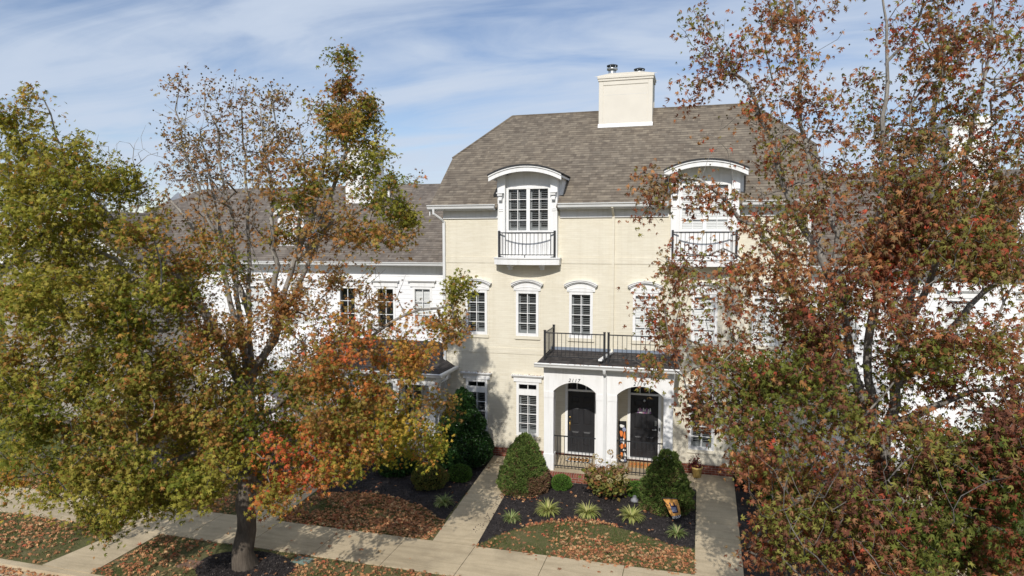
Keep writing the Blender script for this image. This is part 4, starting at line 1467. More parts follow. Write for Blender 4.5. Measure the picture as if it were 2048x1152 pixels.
MID_BLOBS=[(-11.99,-11.5,10.06,0.48,34,'g'),(-12.8,-11.5,9.49,0.53,34,'g'),(-11.53,-11.3,9.1,0.48,20,'g'),(-12.48,-11.52,8.24,0.87,55,'g'),(-14.23,-9.98,8.62,1,55,'g'),(-10.81,-11.88,8.01,0.73,50,'g'),(-12.95,-10.04,8.22,0.87,50,'g'),(-10.6,-11,8.64,0.39,26,'g'),(-9.35,-12.11,7.69,0.48,23,'g'),(-10.97,-10.39,7.86,0.56,23,'g'),(-12.05,-11.8,7.1,1.04,80,'g'),(-13.47,-10.63,6.84,1.17,80,'g'),(-10.66,-11.53,6.81,1.03,85,'g'),(-12.91,-9.76,6.57,1.22,85,'g'),(-9.74,-11.35,6.26,0.84,65,'g'),(-11.67,-9.56,6.28,0.99,65,'g'),(-12.14,-12.12,5.5,1.03,70,'g'),(-14.25,-10.52,5.04,1.2,70,'g'),(-10.74,-11.77,5.25,1.02,85,'g'),(-12.56,-10.12,5.01,1.2,85,'g'),(-9.55,-11.56,5.05,0.92,85,'go'),(-10.8,-9.98,4.74,1.06,85,'go'),(-11.77,-12.01,4.05,1.03,85,'g'),(-13.96,-10.54,3.63,1.2,85,'g'),(-10.34,-11.64,4.02,1.03,90,'go'),(-12.2,-9.9,3.15,1.22,90,'go'),(-12.17,-12.08,2.83,0.71,45,'gy'),(-14.71,-10.18,1.86,0.86,45,'gy'),(-10.08,-12.34,3.05,0.67,50,'g'),(-12.96,-9.94,1.82,0.84,50,'g'),(-11.5,-11,1.32,0.43,34,'go'),(-11.48,-12.07,2.42,0.47,20,'g'),(-13.45,-10.55,1.67,0.55,20,'g'),(-9.9,-11.36,2.39,0.57,30,'g'),(-11.7,-9.5,1.61,0.68,30,'g'),(-8.65,-11.69,3.07,0.54,30,'g'),(-10.38,-9.71,2.12,0.65,30,'g'),(-10.03,-11.86,2.47,0.46,20,'g'),(-12.3,-9.77,1.32,0.56,20,'g'),(-9.38,-11.17,3.7,0.95,90,'g'),(-11.37,-8.74,2.84,1.17,90,'g'),(-10.16,-9.09,3.94,1.12,75,'g'),(-11.67,-7.32,3.33,1.28,75,'g'),(-8.1,-9.8,3.97,1.03,75,'d'),(-9.75,-7.64,3.42,1.22,75,'d'),(-7.37,-10.48,3.36,0.72,55,'r'),(-8.36,-8.98,2.67,0.82,55,'r'),(-6.34,-10.27,3.37,0.67,65,'r'),(-7.63,-8.23,2.68,0.8,65,'r'),(-7.3,-11.33,2.84,0.38,23,'r'),(-8.94,-9.07,1.79,0.47,23,'r'),(-5.83,-9.03,3.59,0.78,65,'gy'),(-6.96,-6.94,2.91,0.91,65,'gy'),(-5.03,-9.12,4.13,0.43,28,'o'),(-6,-6.74,3.47,0.51,28,'o'),(-5.56,-8.51,3.04,0.45,25,'gy'),(-6.24,-6.96,2.43,0.5,25,'gy'),(-6.68,-9.52,4.19,0.92,75,'go'),(-7.84,-7.48,3.49,1.07,75,'go'),(-6.91,-10.38,2.86,0.43,25,'r'),(-8.03,-8.55,2.11,0.51,25,'r'),(-8.46,-10.91,3.14,0.48,25,'g'),(-10.04,-8.83,2.26,0.57,25,'g'),(-9.72,-10.85,6.17,0.78,55,'o'),(-11.24,-9.16,6.03,0.9,55,'o'),(-9.3,-10.53,5.18,0.89,75,'o'),(-11.04,-8.38,4.73,1.07,75,'o'),(-8.14,-10.02,5.2,0.9,33,'o'),(-9.22,-8.48,4.84,1.03,33,'o'),(-6.61,-10,5.26,0.88,48,'r'),(-7.58,-8.32,5.05,1.01,48,'r'),(-5.63,-9.25,5.35,0.76,45,'r'),(-6.14,-7.97,5.09,0.83,45,'r'),(-5.21,-8,5.53,0.49,37,'o'),(-4.91,-8,6.38,0.32,18,'g'),(-7.68,-9.5,6.42,0.82,26,'o'),(-8.63,-8.17,6.16,0.91,26,'o'),(-6.82,-9,6.45,0.73,37,'o'),(-9.69,-9,6.61,0.77,30,'o'),(-5.98,-9.74,7.47,0.68,22,'go'),(-6.97,-7.53,7.53,0.8,22,'go'),(-6.53,-10.15,7.7,0.76,32,'o'),(-7.56,-8.39,7.7,0.88,32,'o'),(-5.9,-8.5,7.91,0.4,20,'g'),(-5.67,-8.5,8.7,0.13,3,'o'),(-8.59,-9,7.49,0.65,33,'go'),(-9.79,-10.09,7.47,0.72,28,'go'),(-10.8,-8.89,7.41,0.79,28,'go'),(-11.21,-9.5,8.16,0.38,10,'o'),(-10.88,-9.4,10.8,0.38,12,'O'),(-9.93,-9.4,10.32,0.58,34,'O'),(-10.69,-9.4,9.54,0.49,36,'O'),(-9.16,-10.28,9.07,0.64,30,'O'),(-10.65,-8.4,9.5,0.75,30,'O'),(-9.39,-9,10.66,0.43,14,'O'),(-9.15,-9,9.76,0.54,22,'O'),(-8.67,-9,10.51,0.28,24,'O'),(-8.63,-9,9.65,0.4,34,'O'),(-7.91,-10.13,8.78,0.54,28,'o'),(-9.47,-8.07,8.86,0.63,28,'o'),(-9.53,-10.43,8.51,0.59,21,'O'),(-10.85,-8.68,8.69,0.68,21,'O'),(-8.01,-9,10.38,0.27,6,'O'),(-7.15,-9,10.82,0.27,20,'o'),(-6.59,-10.09,9.71,0.4,21,'go'),(-7.58,-8.26,10.15,0.46,21,'go'),(-6.31,-9.74,9.13,0.46,25,'g'),(-7.1,-8.21,9.34,0.52,25,'g'),(-6.56,-9,9.71,0.37,25,'g'),(-6.2,-9,9.29,0.26,20,'g'),(-7.36,-9,8.94,0.57,38,'go'),(-6.08,-9.51,8.43,0.47,21,'g'),(-6.84,-8.04,8.53,0.53,21,'g'),(-7.52,-9.89,8.34,0.49,20,'go'),(-8.63,-8.19,8.52,0.56,20,'go'),(-9.71,-9,8.2,0.66,36,'O'),(-6.49,-9,10.24,0.12,4,'o'),(-11.02,-9.4,9.03,0.38,18,'O'),(-6.99,-10.13,5.76,0.68,22,'o'),(-7.89,-8.79,5.65,0.76,22,'o'),(-8.3,-9.6,6.08,0.62,37,'o'),(-8.74,-10.42,5.76,0.59,22,'o'),(-9.75,-9.25,5.59,0.65,22,'o'),(-6.4,-9.2,5.72,0.62,37,'o'),(-5.91,-9.12,4.43,0.62,26,'go'),(-6.78,-7.3,4.2,0.71,26,'go'),(-6.74,-10.77,4.78,0.65,30,'o'),(-8.13,-8.34,4.32,0.79,30,'o'),(-8.04,-10.53,4.76,0.68,30,'go'),(-9.44,-8.81,4.34,0.79,30,'go'),(-11.28,-13,6.44,0.59,35,'g'),(-13.66,-11.2,6.26,0.72,35,'g'),(-10.43,-12.76,6.29,0.68,40,'g'),(-12.39,-11.19,6.24,0.8,40,'g'),(-11.32,-12.98,4.73,0.69,45,'g'),(-13.82,-11.2,4.23,0.83,45,'g'),(-10.61,-12.42,4.83,0.71,45,'g'),(-12.8,-10.57,4.28,0.85,45,'g'),(-11.6,-12.51,7.7,0.62,35,'g'),(-13.94,-10.7,7.79,0.74,35,'g'),(-9.16,-10.49,6.76,0.59,20,'go'),(-10.19,-9.16,6.7,0.66,20,'go'),(-10.01,-11.77,6.01,0.64,30,'g'),(-11.24,-10.6,5.82,0.72,30,'g'),(-7.13,-9,11.1,0.23,30,'go'),(-7.15,-8.9,10.58,0.27,35,'o'),(-7.11,-9,9.89,0.37,35,'go'),(-6.59,-9,10.12,0.25,15,'go'),(-6.9,-9,8.91,0.52,35,'go'),(-12.8,-11.8,9.75,0.38,24,'g'),(-9.23,-11.88,3.53,0.81,55,'g'),(-11.06,-9.99,2.92,0.97,55,'g'),(-10.28,-11.09,4.35,0.78,40,'go'),(-11.7,-9.62,4.05,0.89,40,'go'),(-9.14,-10.96,4.25,0.77,40,'go'),(-10.81,-8.95,3.74,0.91,40,'go'),(-9.12,-10.67,5.69,0.58,25,'o'),(-10.74,-8.88,5.56,0.68,25,'o'),(-10.54,-9.9,7.04,0.53,36,'go'),(-7.26,-10.51,5.25,0.67,22,'o'),(-8.39,-8.8,4.89,0.77,22,'o'),(-6.94,-10.4,4.05,0.67,35,'go'),(-8,-8.82,3.64,0.77,35,'go'),(-11.53,-12.4,8.82,0.53,20,'g'),(-13.35,-10.98,9.16,0.61,20,'g'),(-11.14,-12.03,8.73,0.5,20,'g'),(-12.99,-10.51,8.83,0.58,20,'g'),(-11.28,-11,8.56,0.41,30,'g'),(-9.04,-10.25,9.56,1.18,30,'T'),(-11.18,-7.94,9.94,1.43,30,'T'),(-7.99,-9.83,9.1,1.09,30,'T'),(-9.12,-8.47,9.57,1.23,30,'T'),(-8.91,-9.88,8.03,1.12,25,'T'),(-10.29,-7.92,8.18,1.3,25,'T'),(-8.03,-9,9.33,0.63,24,'T'),(-7.53,-9.2,6.06,1.15,37,'T'),(-6.5,-8.9,6.22,1.05,30,'T')]
MID_LEADERS=[[(-9.81, -9.0, -0.05), (-9.75, -9.0, 0.83), (-9.7, -9.0, 1.77), (-9.64, -9.0, 2.81), (-9.59, -9.0, 3.72)], [(-9.59, -9.0, 3.72), (-9.57, -8.9, 5.62), (-9.63, -8.8, 7.17), (-9.67, -8.8, 8.83), (-9.71, -8.8, 10.3)], [(-9.58, -9.0, 4.29), (-8.79, -9.0, 5.54), (-8.35, -9.0, 6.96), (-8.04, -9.0, 8.45), (-8.15, -9.0, 9.81)], [(-9.63, -9.0, 3.15), (-8.14, -9.2, 4.3), (-6.99, -9.1, 5.14), (-5.91, -8.7, 5.82), (-5.03, -8.2, 6.01)], [(-9.6, -9.0, 3.83), (-10.26, -9.6, 5.97), (-10.71, -10.2, 7.06), (-11.19, -10.7, 7.59), (-11.83, -11.1, 8.47), (-12.15, -11.4, 10.07)], [(-9.57, -9.0, 4.51), (-10.15, -9.1, 6.95), (-10.56, -9.3, 8.8), (-10.93, -9.4, 10.19)], [(-9.58, -9.0, 4.06), (-8.09, -8.8, 6.96), (-7.09, -8.9, 9.26), (-7.17, -9.0, 10.48)], [(-9.64, -9.0, 2.69), (-10.37, -9.9, 3.67), (-11.81, -10.8, 3.59), (-13.18, -11.4, 3.85)], [(-9.65, -9.0, 2.35), (-8.67, -9.2, 2.95), (-7.43, -8.8, 3.38), (-6.05, -8.2, 3.54)], [(-9.64, -9.0, 2.69), (-9.18, -10.0, 3.25), (-9.96, -10.8, 3.01), (-11.05, -11.2, 2.64)], [(-8.33, -9.0, 6.96), (-7.7, -8.6, 7.72), (-6.5, -8.6, 8.24)], [(-9.58, -9.0, 4.29), (-9.67, -9.2, 6.52), (-9.83, -9.2, 8.26), (-10.11, -9.2, 10.08)], [(-8.79, -9.0, 5.54), (-8.73, -9.2, 7.18), (-8.75, -9.2, 8.76), (-8.93, -9.2, 9.92)], [(-8.33, -9.0, 6.96), (-7.62, -9.1, 8.43), (-7.42, -9.1, 9.76)], [(-10.15, -9.1, 6.95), (-10.71, -9.4, 7.83), (-11.18, -9.5, 8.37)], [(-9.57, -8.9, 5.62), (-10.57, -8.7, 8.07), (-10.9, -8.7, 9.88)]]
RED_BLOBS=[(-0.02,-9,11.16,0.42,22,'m'),(0.66,-9,10.62,0.52,38,'m'),(0.97,-10.28,10.91,0.46,23,'m'),(1.25,-7.88,11.67,0.56,23,'m'),(-0.23,-9,10.01,0.32,16,'m'),(0.41,-9,9.74,0.44,30,'m'),(0.89,-9.58,9.61,0.5,26,'m'),(1.13,-8.11,10.02,0.56,26,'m'),(1.4,-9.69,10.3,0.45,22,'m'),(1.57,-8.45,10.61,0.49,22,'m'),(1.57,-9,11.18,0.43,30,'m'),(1.35,-9.53,8.92,0.5,23,'m'),(1.42,-8.09,9.05,0.56,23,'m'),(0.3,-9,9.26,0.31,14,'m'),(-1.08,-9.5,8.53,0.26,13,'m'),(-0.54,-9.4,8.34,0.35,17,'m'),(0.06,-9.3,8.12,0.42,21,'m'),(0.54,-9.2,7.9,0.52,27,'m'),(-0.83,-9.4,7.82,0.32,9,'m'),(-0.15,-9.3,7.41,0.42,20,'m'),(0.58,-9.2,7.15,0.53,36,'m'),(-0.58,-9.4,6.91,0.4,27,'m'),(-0.92,-9.4,6.51,0.27,10,'m'),(0.01,-9.89,6.58,0.59,22,'m'),(0.11,-8.18,6.42,0.68,22,'m'),(-0.5,-9.4,5.93,0.43,28,'m'),(-0.86,-9.4,5.13,0.33,13,'m'),(-0.04,-10.14,5.44,0.54,22,'m'),(-0.03,-8.75,5.24,0.61,22,'m'),(0.65,-9.86,6.25,0.67,35,'m'),(0.75,-8.62,6.14,0.74,35,'m'),(1.28,-10.1,6.99,0.64,40,'m'),(1.56,-7.98,6.99,0.76,40,'m'),(1.32,-9.85,7.84,0.57,27,'m'),(1.55,-7.74,7.92,0.67,27,'m'),(1.78,-9.71,8.05,0.49,20,'m'),(1.87,-8.4,8.16,0.54,20,'m'),(0.51,-10.01,4.76,0.63,32,'mg'),(0.59,-8.75,4.42,0.69,32,'mg'),(0.09,-9.4,4.33,0.32,17,'mg'),(1.16,-9.8,5.3,0.83,64,'mg'),(1.41,-7.94,5.16,0.96,64,'mg'),(1.22,-10.14,4.6,0.81,64,'mg'),(1.42,-8.79,4.13,0.91,64,'mg'),(1.82,-10.08,6.11,0.64,41,'mg'),(2.21,-8.36,5.94,0.73,41,'mg'),(1.9,-10.45,5.3,0.62,41,'mg'),(2.27,-8.45,4.85,0.73,41,'mg'),(1.59,-10.45,3.8,0.78,85,'mg'),(1.92,-8.35,3.07,0.93,85,'mg'),(1.03,-10.58,3.89,0.43,35,'m'),(1.19,-8.76,3.29,0.5,35,'m'),(1.78,-10.53,2.95,0.78,75,'mg'),(2.01,-8.79,2.33,0.9,75,'mg'),(1.11,-10,2.34,0.38,26,'m'),(2.38,-10.75,3.44,0.75,75,'mg'),(2.74,-9.11,2.97,0.86,75,'mg'),(2.33,-11.49,2.92,0.63,55,'m'),(2.76,-9.21,2.06,0.77,55,'m'),(2.97,-11.17,3.24,0.71,70,'mg'),(3.4,-9.36,2.34,0.83,70,'mg'),(3.57,-11.22,3.39,0.69,75,'G'),(4.36,-9.24,2.62,0.82,75,'G'),(4.2,-11,4.17,0.62,60,'G'),(4.75,-9.49,3.66,0.71,60,'G'),(3.87,-10.15,4.01,0.68,70,'G'),(4.26,-8.98,3.65,0.75,70,'G'),(3.26,-10.38,3.78,0.6,40,'mg'),(3.92,-8.21,2.97,0.72,40,'mg'),(3.97,-11.35,3.06,0.54,45,'mg'),(4.78,-9.16,2.11,0.66,45,'mg'),(4.04,-9,4.8,0.5,37,'m'),(4.18,-10.23,4.87,0.67,55,'mg'),(4.85,-8.72,4.39,0.76,55,'mg'),(4.47,-10.07,5.67,0.6,45,'m'),(5.24,-8.28,5.59,0.69,45,'m'),(3.93,-10.1,5.8,0.6,45,'m'),(4.73,-7.78,5.51,0.72,45,'m'),(3.37,-10.09,6.22,0.61,30,'m'),(4.02,-8.09,6.01,0.72,30,'m'),(2.69,-10.28,6.49,0.53,26,'m'),(3.09,-8.5,6.39,0.62,26,'m'),(2.36,-10.02,6.7,0.47,22,'m'),(2.7,-8.01,6.72,0.55,22,'m'),(2.43,-10.05,7.58,0.54,45,'m'),(2.87,-8.2,7.71,0.63,45,'m'),(3.02,-9.74,7.36,0.63,65,'m'),(3.51,-7.78,7.36,0.74,65,'m'),(3.59,-10.11,7.46,0.6,70,'m'),(4.36,-8.05,7.31,0.71,70,'m'),(4.29,-10.08,7.25,0.59,65,'m'),(5.12,-8.08,7.25,0.69,65,'m'),(4.35,-9.72,7.91,0.53,40,'m'),(4.76,-8.35,8.13,0.59,40,'m'),(3.34,-9.95,8.04,0.46,40,'m'),(3.8,-8.35,8.06,0.52,40,'m'),(2.73,-10.05,8.44,0.46,33,'m'),(3.21,-8.11,8.48,0.54,33,'m'),(2.36,-9.75,8.39,0.48,25,'m'),(2.66,-7.76,8.56,0.56,25,'m'),(2.54,-10.17,9.17,0.42,32,'m'),(2.91,-8.35,9.47,0.48,32,'m'),(2.52,-9.62,9.96,0.38,23,'m'),(2.9,-7.89,10.25,0.44,23,'m'),(2.42,-9,9.14,0.3,22,'m'),(3.21,-9,9.8,0.4,38,'m'),(3.35,-10,10.12,0.43,25,'m'),(3.69,-8.42,10.5,0.5,25,'m'),(3.33,-9.8,9.01,0.37,23,'m'),(3.82,-7.91,9.32,0.43,23,'m'),(4.12,-9,9.66,0.39,38,'m'),(4.41,-9.59,9.15,0.46,25,'m'),(5.01,-7.95,9.3,0.52,25,'m'),(4.41,-9,8.72,0.39,36,'m'),(4.33,-10.11,9.79,0.43,27,'m'),(4.94,-8.41,10.14,0.5,27,'m'),(3.83,-10.09,10.32,0.44,25,'m'),(4.39,-8.27,10.75,0.51,25,'m'),(4.27,-10.13,10.56,0.43,28,'m'),(5.02,-8.23,11.06,0.5,28,'m'),(3.39,-9.54,10.98,0.39,21,'m'),(3.8,-7.97,11.45,0.44,21,'m'),(2.84,-9.58,10.63,0.38,20,'m'),(3.19,-8.07,11.05,0.43,20,'m'),(2.92,-10.17,5.65,0.54,26,'mg'),(3.26,-9.1,5.57,0.59,26,'mg'),(2.46,-10.11,4.72,0.55,33,'mg'),(2.79,-8.79,4.49,0.61,33,'mg'),(3.03,-10.47,4.85,0.49,30,'m'),(3.32,-8.92,4.52,0.56,30,'m'),(2.21,-9.5,5.53,0.5,37,'m'),(3.33,-10.31,5.45,0.45,22,'mg'),(3.99,-8.28,5.07,0.53,22,'mg'),(3.23,-11.02,4.54,0.42,22,'mg'),(3.69,-9.27,4.05,0.5,22,'mg'),(1.68,-9.83,6.35,0.57,20,'m'),(1.88,-7.77,6.14,0.67,20,'m'),(2.81,-9.5,7,0.49,37,'m'),(0.8,-9.2,8.47,0.43,16,'m'),(0.13,-9,10.5,0.4,18,'m'),(2.04,-9.2,9.75,0.33,14,'m'),(1.98,-9,8.69,0.39,22,'m'),(3.12,-9.3,8.87,0.41,36,'m'),(3.48,-10.33,8.51,0.4,23,'m'),(4.07,-8.43,8.68,0.47,23,'m'),(4.36,-10.52,8.46,0.38,23,'m'),(5.05,-8.79,8.54,0.45,23,'m'),(2.26,-9.2,11.4,0.33,20,'m'),(2.51,-9,10.76,0.32,20,'m'),(1.33,-9,12.06,0.6,30,'m'),(2.29,-9,11.89,0.67,35,'m'),(3.3,-9.71,11.67,0.61,20,'m'),(3.7,-7.88,12.32,0.71,20,'m'),(4.07,-10.28,11.4,0.57,20,'m'),(4.74,-8.41,12.02,0.66,20,'m'),(5.06,-9.79,9.41,0.66,30,'m'),(5.91,-7.73,9.78,0.78,30,'m'),(5.22,-9.71,7.18,0.75,40,'m'),(5.79,-8.39,7.17,0.83,40,'m'),(5.39,-9.81,5.01,0.75,45,'mg'),(6.01,-8.4,4.63,0.84,45,'mg'),(2.02,-10.54,1.65,0.78,30,'m'),(2.23,-9.19,0.94,0.88,30,'m'),(1.74,-11.34,3.75,1.08,25,'T'),(2.05,-9.36,3.09,1.29,25,'T'),(2.73,-10.4,4.2,1.07,37,'T'),(1.45,-10.2,3.88,0.89,36,'T'),(3.44,-9.74,8.98,1.31,30,'T'),(3.92,-8.44,9.24,1.45,30,'T'),(1.35,-9,8.99,1.3,34,'T'),(3.28,-11.44,4.54,0.88,20,'T'),(4.01,-9.04,3.92,1.09,20,'T'),(4.15,-11.1,3.45,0.55,55,'G'),(4.77,-9.34,2.8,0.65,55,'G'),(3.79,-11.17,2.96,0.48,35,'mg'),(4.36,-9.69,2.36,0.55,35,'mg'),(4.32,-10.89,4.57,0.42,30,'mg'),(5.19,-8.8,4.05,0.5,30,'mg'),(1.64,-9,8.62,0.43,24,'m'),(1.99,-9.1,9.16,0.38,26,'m'),(1.66,-9.1,9.79,0.34,20,'m'),(3.29,-10.61,1.72,0.75,30,'m'),(3.74,-9.05,1.09,0.86,30,'m')]
RED_LEADERS=[[(3.46, -9.0, -0.25), (3.34, -9.0, 1.15), (3.21, -9.0, 2.74), (3.12, -9.0, 3.79)], [(3.12, -9.0, 3.79), (2.83, -9.0, 4.6), (2.57, -8.9, 5.57), (2.44, -8.8, 6.69), (2.16, -8.8, 7.82), (1.68, -8.8, 9.39), (1.54, -8.8, 11.53), (1.43, -8.8, 12.29)], [(3.12, -9.0, 3.79), (3.27, -9.0, 4.9), (3.33, -9.0, 5.62), (3.61, -9.0, 6.38), (3.98, -9.0, 7.63), (4.32, -9.0, 9.63), (4.51, -9.0, 11.64)], [(2.97, -9.0, 4.3), (2.79, -9.2, 5.69), (2.85, -9.3, 6.72), (2.88, -9.3, 8.04), (2.92, -9.2, 9.67), (2.81, -9.1, 11.78)], [(3.13, -9.0, 3.53), (2.53, -9.3, 4.26), (1.4, -9.4, 4.9), (0.24, -9.3, 5.17)], [(2.77, -9.0, 4.81), (1.86, -9.3, 6.03), (1.1, -9.4, 7.39), (0.01, -9.4, 8.43), (-0.97, -9.5, 8.57)], [(2.47, -8.9, 6.35), (1.61, -9.0, 7.91), (0.91, -9.0, 9.82), (-0.04, -9.0, 11.35)], [(3.27, -9.0, 4.9), (4.12, -9.2, 6.09), (5.12, -9.0, 7.22)], [(3.15, -9.0, 3.26), (3.75, -9.8, 3.6), (4.54, -10.0, 3.91)], [(3.17, -9.0, 3.0), (2.18, -9.7, 3.41), (1.39, -10.0, 2.85), (0.86, -10.0, 2.19)], [(3.29, -9.0, 4.24), (4.2, -8.7, 4.66), (5.15, -9.0, 5.12)], [(3.33, -9.0, 5.62), (3.8, -8.6, 7.9), (3.88, -8.6, 10.56), (3.83, -8.6, 11.86)], [(3.17, -9.0, 3.0), (3.16, -10.0, 2.81), (3.37, -10.3, 2.49)]]

PER_MID = {'g': 28, 'd': 28, 'go': 25, 'gy': 25, 'o': 18, 'O': 5, 'r': 22, 'T': 0}
leafy_tree('sweetgum_tree', 'wide green and orange sweetgum tree standing in a dark mulch ring on the left', 'street trees turning colour',
           MID_LEADERS, MID_BLOBS, 0.097, 1.25, PER_MID, 0.0031, 0.50, 'bark', lambda p: p[2] > 8.6 and p[0] > -11, 0.20, gap=-0.02)
PER_RED = {'m': 13, 'mg': 19, 'G': 25, 'T': 0}
leafy_tree('sweetgum_tree', 'dark red leaved sweetgum tree in front of the right hand end of the cream townhouse', 'street trees turning colour',
           RED_LEADERS, RED_BLOBS, 0.103, 1.15, PER_RED, 0.0030, 0.49, 'bark2', lambda p: p[2] > 7.4 and rng.random() < 0.6, 0.15, 0.13, 0.060, 0.14, 1.7, 1.5, -0.07, 0.68)


def bare_tree(label, x, y, h, spread, n=130):
    root = thing('bare_tree', label, 'tree', 'bare trees behind the houses')
    ld = [[(x, y, 0), (x + 0.2, y, h * 0.35)], [(x + 0.2, y, h * 0.35), (x - spread * 0.3, y, h * 0.9)], [(x + 0.2, y, h * 0.35), (x + spread * 0.35, y, h * 0.85)], [(x + 0.2, y, h * 0.35), (x + 0.1, y, h)]]
    q = rng.normal(0, 1, (n, 3))
    q /= np.linalg.norm(q, axis=1)[:, None]
    q *= (rng.random(n) ** 0.45)[:, None] * np.array([spread, spread, h * 0.40])
    A = q + np.array([x, y, h * 0.68])
    P, par, tips, st = grow(ld, A, 0.7, 0.08)
    wood('trunk', P, par, tips, 'bark', root, 0.012, 0.5, True, 0.010, 0.3)
    return root


bare_tree('bare grey tree with upright branches beyond the left house, nearest its roof end', -40.5, 19, 14.2, 3.0)
bare_tree('bare twiggy tree farther left beyond the white house roof', -46.0, 22, 15.0, 3.6)
bare_tree('bare broad tree showing above the clipped roof end of the left house', -36.5, 21, 13.6, 2.6)


def round_tree(label, x, y, z, r, pal, n=2600):
    root = thing('green_tree', label, 'tree')
    ld = [[(x, y, 0), (x, y, z - r * 0.4)], [(x, y, z - r * 0.4), (x + 0.3, y, z + r * 0.6)]]
    q = rng.normal(0, 1, (220, 3))
    q /= np.linalg.norm(q, axis=1)[:, None]
    A = q * (rng.random(220) ** 0.4)[:, None] * r + np.array([x, y, z])
    P, par, tips, st = grow(ld, A, 0.5, 0.05)
    wood('trunk', P, par, tips, 'bark', root, 0.010, 0.5, True, 0.008, 0.25)
    pos = np.repeat(A, 28, axis=0) + rng.normal(0, 0.26, (220 * 28, 3))
    star_leaves('crown', pos, 0.15, pick(PAL[pal], len(pos)) * rng.uniform(0.7, 1.2, len(pos))[:, None], 'leaf', root)


round_tree('small green tree showing just above the ridge of the left house', -21.6, 25, 10.4, 1.9, 'd')

# ---------------------------------------------------------------- shrubs


def surf_points(n, h, prof, amp, fr, seed, squash=1.0):
    """points over a lumpy solid of revolution: returns positions, normals, lump value"""
    z = rng.random(n * 3) * h
    rr = np.interp(z / h, [p[0] for p in prof], [p[1] for p in prof])
    keep = rng.random(n * 3) < (rr + 0.08) / (rr.max() + 0.08)
    z, rr = z[keep][:n], rr[keep][:n]
    a = rng.random(len(z)) * 2 * math.pi
    base = np.stack([np.cos(a) * rr, np.sin(a) * rr, z], 1)
    nz = np.array([noise.noise(Vector((p[0] * fr + seed, p[1] * fr, p[2] * fr * squash))) + 0.5 * noise.noise(Vector((p[0] * fr * 2.3, p[1] * fr * 2.3 + seed, p[2] * fr * 2.3 * squash))) for p in base])
    dr = np.interp((z + 0.03) / h, [p[0] for p in prof], [p[1] for p in prof]) - np.interp((z - 0.03) / h, [p[0] for p in prof], [p[1] for p in prof])
    nr = np.stack([np.cos(a), np.sin(a), np.clip(-dr / 0.06, -1.5, 3.0)], 1)
    nr /= np.linalg.norm(nr, axis=1)[:, None]
    return base + nr * (nz * amp)[:, None], nr, nz


def tri_tufts(name, pos, nr, cols, length, width, mat, parent, upw=0.4, spread=0.7):
    N = len(pos)
    d = nr + np.array([0, 0, upw]) + rng.normal(0, spread, (N, 3))
    d /= np.linalg.norm(d, axis=1)[:, None]
    s = np.cross(d, rng.normal(0, 1, (N, 3)))
    s /= np.linalg.norm(s, axis=1)[:, None] + 1e-9
    L = length * rng.uniform(0.6, 1.3, N)[:, None]
    wv = width * rng.uniform(0.7, 1.2, N)[:, None]
    n2 = np.cross(s, d)
    v = np.stack([pos, pos + d * L * 0.45 + s * wv * 0.5 + n2 * L * 0.06, pos + d * L, pos + d * L * 0.45 - s * wv * 0.5 + n2 * L * 0.06], 1).reshape(-1, 3)
    k = (np.arange(N) * 4)[:, None]
    t = np.concatenate([k + np.array([[0, 1, 2]]), k + np.array([[0, 2, 3]])], 1).reshape(-1, 3)
    return array_mesh(name, v, t, mat, parent, np.repeat(cols, 4, axis=0))


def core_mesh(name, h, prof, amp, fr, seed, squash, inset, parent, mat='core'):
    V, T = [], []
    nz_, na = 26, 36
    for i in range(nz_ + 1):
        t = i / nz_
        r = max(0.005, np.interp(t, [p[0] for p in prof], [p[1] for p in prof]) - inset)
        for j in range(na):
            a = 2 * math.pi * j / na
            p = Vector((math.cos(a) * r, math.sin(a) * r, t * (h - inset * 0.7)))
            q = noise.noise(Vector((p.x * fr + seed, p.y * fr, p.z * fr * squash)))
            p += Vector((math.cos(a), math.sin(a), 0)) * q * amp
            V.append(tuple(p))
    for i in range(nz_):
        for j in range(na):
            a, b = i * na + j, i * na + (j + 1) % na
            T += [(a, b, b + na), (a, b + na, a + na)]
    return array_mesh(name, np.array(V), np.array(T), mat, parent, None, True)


def shrub(name, label, cat, x, y, h, prof, n, length, width, pal, mat='needle', amp=0.05, fr=5.0, seed=0.0, squash=1.0, inset=0.05, group=None, upw=0.4, spread=0.7, brown=None):
    root = thing(name, label, cat, group)
    root.location = (x, y, 0)
    p, nr, nz = surf_points(n, h, prof, amp, fr, seed, squash)
    c = pick(pal, len(p)) * rng.uniform(0.75, 1.2, len(p))[:, None]
    if brown is not None:
        bm = brown(p, nz)
        c = np.where((rng.random(len(p)) < bm)[:, None], pick([((0.15, 0.085, 0.045), 2), ((0.22, 0.13, 0.075), 2), ((0.10, 0.06, 0.035), 1)], len(p)), c)
    tri_tufts('foliage', p, nr, c, length, width, mat, root, upw, spread)
    core_mesh('dark_core', h, prof, amp, fr, seed, squash, inset, root)  # solid dark core added to block the view through and darken the crevices
    return root


